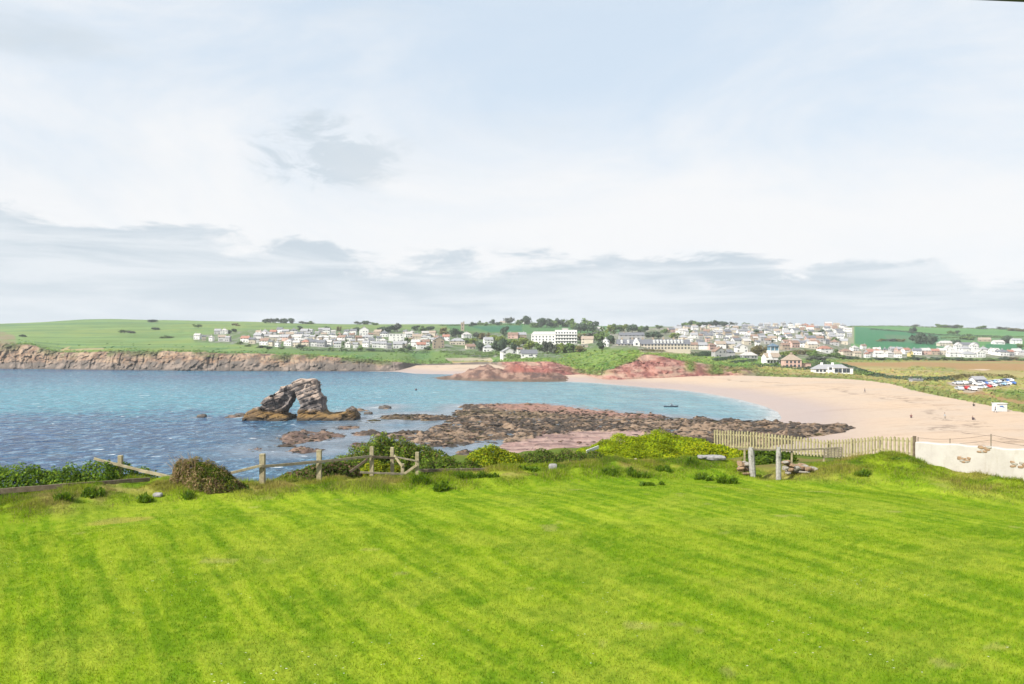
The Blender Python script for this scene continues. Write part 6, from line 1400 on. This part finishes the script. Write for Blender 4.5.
    # single weed clumps
    W_ = [(62, 27.0, .34, .26, 'leafy weed clump alone on the lawn edge below the brown rail'), (96, 28.0, .60, .20, 'wide dark weed clump just below the brown rail'), (141, 28.0, .36, .28, 'dark weed clump next to the pale stone at left'), (187, 28.6, .30, .20, 'small dark weed clump below the brown gorse bush'),
          (240, 30.0, .50, .16, 'dark weed patch beside the foot of the brown gorse bush'), (421, 31.2, .40, .40, 'spiky dark weed clump nearest the stile'), (441, 30.4, .42, .36, 'spiky dark weed clump lowest on the bank by the stile'), (464, 32.4, .46, .42, 'tall dark weed clump on the bank crest past the stile'),
          (476, 32.2, .34, .30, 'weed clump touching the tall one on the crest'), (492, 32.2, .24, .20, 'small low weed clump right of the stile clumps'), (530, 33.8, .52, .18, 'low dark weed patch on the bank below the scrub'), (638, 33.4, .50, .30, 'grey green weed clump on the bank below the gorse'), (652, 31.6, .52, .16, 'flat dark weed clump where bank meets lawn'),
          (610, 33.4, .36, .22, 'dull green weed clump on the middle of the bank'), (663, 34.6, .45, .20, 'dark weed clump high on the bank below the gorse'), (691, 35.6, .30, .34, 'upright dark weed clump beside the flat slab'), (704, 33.4, .40, .28, 'dark weed clump on the bank left of the gateway'), (728, 32.6, .42, .42, 'largest dark weed clump, left of the gateway posts'), (845, 35.2, .30, .14, 'small dark weed tuft under the picket fence'), (897, 35.4, .34, .14, 'dark weed tuft near the right end of the picket fence'), (862, 34.0, .36, .26, 'dark weed clump on the grassy bank under the fence')]
    for px, Y, r, h, lab in W_:
        r *= .82; h *= .9
        p = near_at(px, Y); rt = empty('weed_clump', p, lab, 'weeds', 'weed clumps on the bank')
        n = int(300+1000*r); q = max(5, int(r*26)); ca = RNG.uniform(0, 2*np.pi, q); cr = r*np.sqrt(RNG.random(q)); ch = RNG.uniform(.45, 1.25, q); i = RNG.integers(0, q, n)
        X = p.x+np.cos(ca[i])*cr[i]+.05*RNG.normal(size=n); Y_ = p.y+np.sin(ca[i])*cr[i]*.7+.05*RNG.normal(size=n); Z = near_z(X, Y_)[0]
        hh = h*1.15*ch[i]*RNG.uniform(.45, 1.2, n)
        c = np.array([(0.110, 0.190, 0.010), (0.070, 0.132, 0.012), (0.155, 0.240, 0.012)])[RNG.integers(0, 3, n)]*RNG.uniform(.6, 1.5, (n, 1))
        blades('leaf_blades', X, Y_, Z, hh, RNG.uniform(.025, .055, n), .8, c, None, rt, p)
        m = int(n*.22); i = RNG.integers(0, n, m)
        l = leaf_mesh('leaves', np.stack([X[i], Y_[i], Z[i]+hh[i]*RNG.uniform(.2, .8, m)], -1)-np.array(p), .055, (0.085, 0.150, 0.014), .5, None, 2.4); l.parent = rt
plants()

# ------------------------------------------------------------------ fences, gate posts, walls, stones
def wood(name, c1, c2):
    m, t, p, o = mat_new(name); P = pos(t); x, y, z = t.sep(P)
    n = t.noise(P, 5.0, 5, 0.65); g = t.noise(t.comb(t.m('MULTIPLY', x, 7.0), t.m('MULTIPLY', y, 7.0), t.m('MULTIPLY', z, 40.0)), 1.0, 4, 0.6)
    c = t.ramp(n, [(.32, c1), (.62, c2)]); c = t.mix(t.m('MULTIPLY', t.smooth(g, .45, .75), .45), c, tuple(v*.45 for v in c1))
    li = t.noise(P, 11.0, 4, 0.6); c = t.mix(t.m('MULTIPLY', t.smooth(li, .60, .70), .55), c, (0.30, 0.31, 0.18))
    t.l.new(c, p.inputs['Base Color']); p.inputs['Roughness'].default_value = .85; bump(t, p, g, .4, .01); return m
M_WPALE = wood('weathered_pale_wood', (0.20, 0.165, 0.095), (0.36, 0.31, 0.19))
M_WBROWN = wood('weathered_brown_wood', (0.085, 0.060, 0.038), (0.17, 0.13, 0.085))
M_WGREY = wood('weathered_grey_wood', (0.10, 0.088, 0.058), (0.21, 0.18, 0.12))
M_PICK = wood('picket_wood', (0.20, 0.175, 0.082), (0.315, 0.285, 0.150))
def post(root, px, Y, top_py, w=.13, mat=None, lean=(0, 0), name='post', z0=None):
    top = at(px, top_py, Y); z = nz(top.x, Y)-.3 if z0 is None else z0
    rel = root.location
    p = Vector((top.x+lean[0], Y+lean[1], z))-rel; q = top-rel
    return MB().bar(p, q, w, w, (0, 1, 0)).build(name, mat or M_WPALE, root, bevel=.012)
def rail(root, p, q, w=.05, h=.11, mat=None, name='rail', jit=.008):
    return MB().bar(Vector(p)-root.location, Vector(q)-root.location, w, h, (0, 0, 1), jit).build(name, mat or M_WGREY, root, bevel=.006)
def fences():
    # low brown rail along the left edge
    r = empty('rail_fence', near_at(60, 28.8), 'low brown single rail fence in front of the leafy hedge', 'fence')
    rail(r, at(-160, 502, 27.6), at(-4, 491.6, 28.2), .07, .19, M_WBROWN); rail(r, at(-5, 491.8, 28.16), at(66, 486.0, 28.9), .07, .19, M_WBROWN); rail(r, at(65.5, 485.8, 28.84), at(150, 479.4, 30.4), .06, .15, M_WBROWN)
    for px, Y, t in ((-80, 27.95, 494), (66.5, 28.98, 484.6), (6, 28.4, 489.4)): post(r, px, Y, t, .11, M_WBROWN)
    # leaning broken rail with its post
    r = empty('broken_fence', near_at(120, 31.4), 'broken pale rail leaning against a short post above the hedge', 'fence')
    post(r, 120.5, 31.5, 455.2, .16, M_WPALE); rail(r, at(94, 458.4, 31.3), at(140, 470.0, 31.25), .05, .10, M_WPALE); rail(r, at(139, 470.2, 31.2), at(172, 477.6, 31.0), .05, .12, M_WPALE)
    # post and rail fence with a broken stile
    r = empty('post_and_rail_fence', near_at(320, 32), 'weathered post and rail fence with a broken stile, sea behind it', 'fence')
    post(r, 262.5, 31.4, 453.8, .20); post(r, 319.2, 32.2, 450.0, .185); post(r, 371.8, 33.0, 446.6, .155, None); post(r, 392.2, 33.6, 447.2, .14); post(r, 402.6, 33.1, 463.6, .13); post(r, 417.2, 33.0, 452.0, .15)
    rail(r, at(231, 473.0, 31.0), at(263, 465.0, 31.25), .06, .10, M_WPALE); rail(r, at(262, 466.4, 31.22), at(319.5, 461.6, 32.05), .06, .11); rail(r, at(319, 461.8, 32.02), at(372, 456.0, 32.86), .06, .10)
    rail(r, at(371.5, 456.6, 32.84), at(397, 458.2, 33.40), .05, .10, M_WBROWN); rail(r, at(395.5, 456.8, 33.3), at(418, 461.0, 32.9), .05, .06)
    rail(r, at(394.4, 455.6, 33.4), at(402.6, 466.8, 33.0), .05, .10, M_WPALE, 'brace'); rail(r, at(404.4, 473.6, 32.92), at(417, 465.0, 32.86), .05, .10, M_WPALE, 'brace')
    rail(r, at(360, 472.4, 32.74), at(403, 474.0, 32.9), .06, .08, M_WGREY, 'sill'); rail(r, at(350, 472.0, 33.2), at(368, 459.0, 33.5), .05, .10, M_WBROWN, 'brace')
    # low remnants further along the crest
    r = empty('low_rail', near_at(460, 34), 'long low brown rail lying along the bank crest past the stile', 'fence')
    rail(r, at(417.8, 470.6, 33.3), at(505, 469.2, 34.6), .07, .12, M_WBROWN); post(r, 461, 34.05, 468.0, .08, M_WBROWN)
    r = empty('low_rail', near_at(575, 36), 'short low rail with a pale stub post near the white stone', 'fence')
    rail(r, at(556, 467.4, 35.6), at(591, 465.6, 36.2), .07, .14, M_WGREY); post(r, 574.2, 35.85, 464.4, .10, M_FRAME)
    r = empty('marker_post', near_at(635.5, 38), 'little white marker post on the bank below the gorse', 'post')
    b = r.location; MB().box(-.05, .05, -.05, .05, -.2, .36).build('shaft', M_FRAME, r, bevel=.01); MB().box(-.065, .065, -.065, .065, .362, .39).build('cap', M_WPALE, r)
    # white board leaning in the scrub
    r = empty('white_board', near_at(591, 43), 'pale plank leaning in the scrub at the cliff edge', 'plank')
    rail(r, at(586.5, 451.6, 42.2), at(598.5, 447.0, 43.0), .05, .16, M_FRAME, 'board', 0)
fences()
def picket_fence():
    # follows the ground behind the bank in three bays
    line = [(713.5, 46.0, 429.6), (752, 44.0, 431.6), (790, 42.2, 435.6), (826, 40.6, 440.0), (850, 39.2, 438.6), (880, 37.8, 436.0), (914, 36.6, 437.2)]
    r = empty('picket_fence', near_at(826, 40.6), 'long pale wooden picket fence dipping along the edge above the beach', 'fence')
    base = r.location
    for i in range(len(line)-1):
        (p0, Y0, t0), (p1, Y1, t1) = line[i], line[i+1]
        A = at(p0, t0, Y0); B = at(p1, t1, Y1); L = (B-A).length; n = max(3, int(L/0.182)); mb = MB()
        d = (B-A); ux = Vector((d.x, d.y, 0)).normalized(); nn = Vector((-ux.y, ux.x, 0))
        for k in range(n):
            c = A.lerp(B, (k+.5)/n); zb = nz(c.x, c.y)+.05; zt = c.z+random.uniform(-.03, .03); w = .10*random.uniform(.85, 1.12)/2; t = .018; ln = random.uniform(-.012, .012)
            pts = [c+ux*(-w), c+ux*w]; vs = []
            for dd in (-t, t):
                for sx, z, l in ((-w, zb, 0), (w, zb, 0), (w, zt-.05, ln), (0, zt, ln), (-w, zt-.05, ln)): vs.append(Vector((c.x, c.y, 0))+ux*(sx+l)+nn*dd+Vector((0, 0, z))-base)
            mb.add(vs, [(0, 1, 2, 3, 4), (9, 8, 7, 6, 5)]+[(j, 5+j, 5+(j+1) % 5, (j+1) % 5) for j in range(5)])
        mb.build('picket_panel', M_PICK, r)
        for f in (.25, .80):
            a = Vector((A.x, A.y, lerp(nz(A.x, A.y), A.z, f))); b = Vector((B.x, B.y, lerp(nz(B.x, B.y), B.z, f))); o_ = nn*.055
            MB().bar(a+o_-base, b+o_-base, .07, .08).build('rail', M_WPALE, r)
        ps = A+nn*.15; MB().bar(Vector((ps.x, ps.y, nz(ps.x, ps.y)-.3))-base, Vector((ps.x, ps.y, A.z-.06))-base, .10, .10, (0, 1, 0)).build('post', M_WPALE, r, bevel=.01)
    e = at(914.5, 436.0, 36.55); MB().bar(Vector((e.x, e.y, nz(e.x, e.y)-.3))-base, e-base, .12, .12, (0, 1, 0)).build('post', M_WBROWN, r, bevel=.01)
picket_fence()
def gateway():
    conc = simple('old_concrete', (0.31, 0.295, 0.27), 0.9, 0.3, 9.0, 0.5)
    for px, Y, top, w, lean, lab in ((751, 34.6, 447.6, .26, .10, 'pale stone gatepost leaning slightly, left of the gap in the bank'), (778.6, 33.9, 447.4, .21, 0.0, 'upright pale stone gatepost, right of the gap in the bank')):
        t = at(px, top, Y); z = nz(t.x, Y); r = empty('gatepost', (t.x, Y, z), lab, 'gatepost', 'stone gateposts'); hh = t.z-z
        mb = MB(); n = 7; vs = []; fs = []
        for i in range(n+1):
            f = i/n; s = w/2*(1-.10*f)*(.72 if i == n else 1); zz = -.3+(hh+.3)*f; ox = lean*(1-f)
            for k in range(8):
                a = math.pi/4*k+math.pi/8; rr = s*(1.12+random.uniform(-.05, .05)); vs.append((ox+math.cos(a)*rr, math.sin(a)*rr, zz))
        for i in range(n):
            for k in range(8): fs.append((i*8+k, i*8+(k+1) % 8, i*8+8+(k+1) % 8, i*8+8+k))
        fs.append(tuple(range(n*8, n*8+8)))
        mb.add(vs, fs).build('shaft', conc, r)
        MB().tube([(-.02, -w*.62, hh*.72), (-.02, -w*.40, hh*.72)], .02, 6).build('hinge_pin', M_TYRE, r)
    r = empty('rail_fence', near_at(790, 38.8), 'thin dark rail fence with a hurdle panel behind the gateposts', 'fence')
    rail(r, at(738, 449.2, 39.2), at(792, 450.0, 38.8), .05, .085, M_WGREY); rail(r, at(791, 450.0, 38.76), at(842, 447.8, 38.4), .05, .085, M_WGREY)
    for px, t in ((744.6, 449.2), (791.8, 449.0), (823.8, 448.2)): post(r, px, 38.9, t, .08, M_WPALE)
    h = MB(); a = at(824.5, 448.8, 38.5); b = at(842, 448.0, 38.2)
    for f in (0, .2, .4, .6, .8, 1): p = a+Vector((0, 0, -.40*f)); q = b+Vector((0, 0, -.40*f)); h.bar(p-r.location, q-r.location, .03, .05)
    for f in np.linspace(0, 1, 6): p = a.lerp(b, float(f)); h.bar(p+Vector((0, .03, .02))-r.location, p+Vector((0, .03, -.44))-r.location, .04, .03, (0, 1, 0))
    h.build('hurdle_panel', M_WGREY, r)
gateway()
def rock_mesh(name, p, size, mat, parent=None, seed=0, base=(0, 0, 0)):
    import bmesh
    b = bmesh.new(); bmesh.ops.create_icosphere(b, subdivisions=3, radius=.5)
    rnd = random.Random(seed); o = [rnd.uniform(0, 50) for _ in range(3)]
    for v in b.verts:
        q = np.array(v.co); n = float(fbm3(q[0:1]*1.7+o[0], q[1:2]*1.7+o[1], q[2:3]*1.7+o[2], seed, 3)[0])
        cu = q/max(abs(q).max(), 1e-6)*.5; q = q*.45+cu*.55; q = q*(.62+.76*n); v.co = (q[0]*size[0], q[1]*size[1], q[2]*size[2])
    me = bpy.data.meshes.new(name); b.to_mesh(me); b.free(); me.materials.append(mat)
    ob = bpy.data.objects.new(name, me); COL.objects.link(ob); ob.location = p
    if parent: ob.parent = parent
    return ob
M_STONE = simple('field_stone', (0.28, 0.255, 0.215), .9, .3, 6.0, .5); M_STW = simple('pale_stone', (0.27, 0.26, 0.25), .9, .3, 7.0, .5); M_STR = simple('rusty_stone', (0.25, 0.165, 0.095), .9, .35, 6.0, .5)
def stones():
    def st(px, Y, sz, mat, lab, dz=.0, seed=1): p = near_at(px, Y); o = rock_mesh('stone', (p.x, p.y, p.z+sz[2]*.22+dz), sz, mat, None, seed); tag(o, lab, 'stone')
    st(553, 34.0, (.36, .3, .30), M_STW, 'pale squarish stone alone on the bank crest', .08, 3)
    st(157.5, 28.7, (.34, .26, .15), M_STW, 'pale flat stone in the grass below the brown gorse bush', .03, 4)
    st(714, 36.9, (1.0, .6, .20), M_STW, 'wide flat pale slab resting on the bank near the gorse', .16, 5)
    st(702, 36.8, (.40, .34, .16), M_STW, 'smaller pale stone touching the wide flat slab', .12, 6)
    # tumbled dry-stone wall ends beside the gateway
    for lab, x0, x1, n, h0 in (('tumbled end of a dry stone wall right of the gateposts', 784, 815, 46, .50), ('crumbling dry stone wall end left of the leaning gatepost', 738, 748, 20, .46)):
        r = empty('stone_wall', near_at((x0+x1)/2, 35.2), lab, 'wall')
        for i in range(n):
            px = x0+(x1-x0)*random.random()**1.3 if x0 > 760 else random.uniform(x0, x1); f = (px-x0)/(x1-x0); Y = random.uniform(34.7, 35.7)
            x = (px-CX)/F*Y; zmax = h0*(1-.85*f) if x0 > 760 else h0
            z = nz(x, 34.6)*.4+16.3*.6+random.random()*zmax
            sz = (random.uniform(.16, .40), random.uniform(.2, .34), random.uniform(.08, .16))
            o = rock_mesh('wall_stone', Vector((x, Y-.55*(.3), z))-r.location, sz, random.choice((M_STONE, M_STR, M_STR, M_STR, M_STONE)), r, i+10); o.rotation_euler = (random.uniform(-.2, .2), random.uniform(-.2, .2), random.uniform(-.5, .5))
    def sea_rock(px, py, sz, lab, sd):
        Y = CAMZ*F/(py-CY); o = rock_mesh('sea_rock', Vector(((px-CX)/F*Y, Y, -.1)), sz, M_SEAROCK, None, sd); tag(o, lab, 'rock', 'rocks awash round the arch')
    sea_rock(201.5, 417.2, (3.0, 2.2, 2.2), 'lone dark rock awash, farthest left of the arch', 21); sea_rock(234, 416.6, (3.4, 2.0, 1.5), 'flat dark rock awash beside the left foot of the arch', 22)
    sea_rock(240, 416.2, (3.2, 2.2, 1.9), 'rounded dark rock touching the flat one by the left foot of the arch', 23); sea_rock(368, 414.2, (2.8, 2.2, 1.7), 'dark rock in the channel between arch and rock platform', 24)
    sea_rock(385, 408.4, (4.0, 2.4, 1.8), 'dark rock out in the water off the tip of the rock platform', 25)
M_SEAROCK = simple('wet_dark_rock', (0.075, 0.058, 0.045), .6, .4, 2.0, .5)
stones()
def white_wall():
    m, t, p, o = mat_new('whitewashed_render'); P = pos(t); n = t.noise(P, 1.2, 5, .65); n2 = t.noise(P, 9.0, 4, .6); x, y, z = t.sep(P)
    c = t.ramp(n, [(.3, (0.345, 0.318, 0.280)), (.62, (0.410, 0.385, 0.345))])
    run = t.noise(t.comb(t.m('MULTIPLY', x, 3.0), t.m('MULTIPLY', y, 3.0), t.m('MULTIPLY', z, .5)), 1.0, 5, .7)
    c = t.mix(t.m('MULTIPLY', t.smooth(run, .52, .72), .45), c, (0.27, 0.235, 0.18)); c = t.mix(t.m('MULTIPLY', t.smooth(n2, .60, .72), .3), c, (0.22, 0.20, 0.15))
    t.l.new(c, p.inputs['Base Color']); p.inputs['Roughness'].default_value = .9; bump(t, p, t.m('ADD', n2, t.m('MULTIPLY', n, 1.0)), .35, .02)
    A = at(915.5, 441.8, 36.4); B = at(1024, 449.4, 32.6); D = at(1300, 474, 28.0)
    r = empty('garden_wall', (A.x, A.y, nz(A.x, A.y)), 'low whitewashed wall with patches of bare stone at the lawn edge', 'wall')
    P_ = [A.lerp(B, k/12) for k in range(13)]+[B.lerp(D, k/8) for k in range(1, 9)]
    vs = []; fs = []
    for i, q in enumerate(P_):
        a = P_[max(i-1, 0)]; b = P_[min(i+1, len(P_)-1)]; d = Vector((b.x-a.x, b.y-a.y, 0)).normalized(); nn = Vector((-d.y, d.x, 0)); zt = q.z+.025*math.sin(i*1.7)+random.uniform(-.015, .015)
        for off, z in ((-.02, 15.2), (-.02, zt-.05), (.03, zt), (.27, zt), (.32, zt-.05), (.32, 15.2)): vs.append(Vector((q.x, q.y, z))+nn*off-r.location+Vector((0, 0, 0)))
    for i in range(len(P_)-1):
        for k in range(5): fs.append((i*6+k, i*6+6+k, i*6+7+k, i*6+k+1))
    fs += [(0, 1, 2, 3, 4, 5), tuple((len(P_)-1)*6+k for k in (5, 4, 3, 2, 1, 0))]
    MB().add(vs, fs).build('render_coat', m, r)
    d = (B-A); d.z = 0; d.normalize(); nn = Vector((-d.y, d.x, 0))
    for px, py, w, h, sd in ((964, 459.6, 9, 5.0, 1), (983.6, 449.8, 9.5, 5.4, 2), (1018.5, 464.8, 12, 4.6, 3)):
        f = 0.0
        while f < 1.0:
            q = A.lerp(B, f)
            if CX+F*q.x/q.y >= px: break
            f += .002
        q = A.lerp(B, f); k = q.y/F; c = at(px, py, q.y-.03); rnd = random.Random(sd)
        for i in range(9):
            o = rock_mesh('bare_stone', c+d*(rnd.uniform(-.5, .5)*w*k)+Vector((0, 0, rnd.uniform(-.5, .5)*h*k))+nn*.06-r.location, (rnd.uniform(.16, .30), .14, rnd.uniform(.08, .14)), M_STR if i % 3 else M_STONE, r, sd*20+i)
            o.rotation_euler = (0, rnd.uniform(-.2, .2), math.atan2(d.y, d.x))
    # stock wire strung on thin stakes just behind the wall
    w = empty('wire_fence', near_at(985, 37.6), 'thin wire fence on slim stakes behind the white wall', 'fence')
    pts = [at(918, 437.0, 38.6), at(950, 438.4, 38.0), at(991, 434.0, 37.4), at(1028, 440.0, 36.6), at(1100, 446.0, 35.0)]
    for q in pts: z = nz(q.x, q.y); MB().bar(Vector((q.x, q.y, z-.2))-w.location, q-w.location, .03, .03, (0, 1, 0)).build('stake', M_WGREY, w)
    for a, b in zip(pts[:-1], pts[1:]):
        for dz in (.04, .28): MB().tube([a-w.location-Vector((0, 0, dz)), (a+b)/2-w.location-Vector((0, 0, dz+.03)), b-w.location-Vector((0, 0, dz))], .006, 5).build('wire', M_TYRE, w)
white_wall()
def eave():
    # corner of the house's roof edge that reaches into the top right of the view
    A = Vector((2.05, 3.6, 23.575)); B = Vector((2.75, 3.6, 23.53)); r = empty('roof_eave', (2.4, 3.6, 23.587), 'dark edge of a roof eave jutting in at the top right', 'eave')
    MB().bar((-.36, 0, .03), (1.6, 0, -.055), .10, .09).build('fascia', simple('dark_fascia', (0.02, 0.02, 0.025), .6), r)
    MB().box(-.3, 1.6, -.9, -.053, .02, .06).build('soffit', M_FRAME, r)
eave()

# ------------------------------------------------------------------ sea air: the far shore pales slightly with distance
def haze():
    o = MB().box(-3600, 3600, -60, 2560, -6.0, 118).build('haze', bpy.data.materials.new('sea_haze'))
    m = o.data.materials[0]; m.use_nodes = True; m.node_tree.nodes.clear(); t = NT(m.node_tree)
    v = t.node('ShaderNodeVolumePrincipled'); v.inputs['Color'].default_value = (0.93, 0.97, 1.0, 1); v.inputs['Density'].default_value = 0.00011
    u = t.node('ShaderNodeOutputMaterial'); t.l.new(v.outputs[0], u.inputs['Volume'])
    tag(o, 'thin pale sea haze over the bay', 'haze', kind='stuff')
haze()
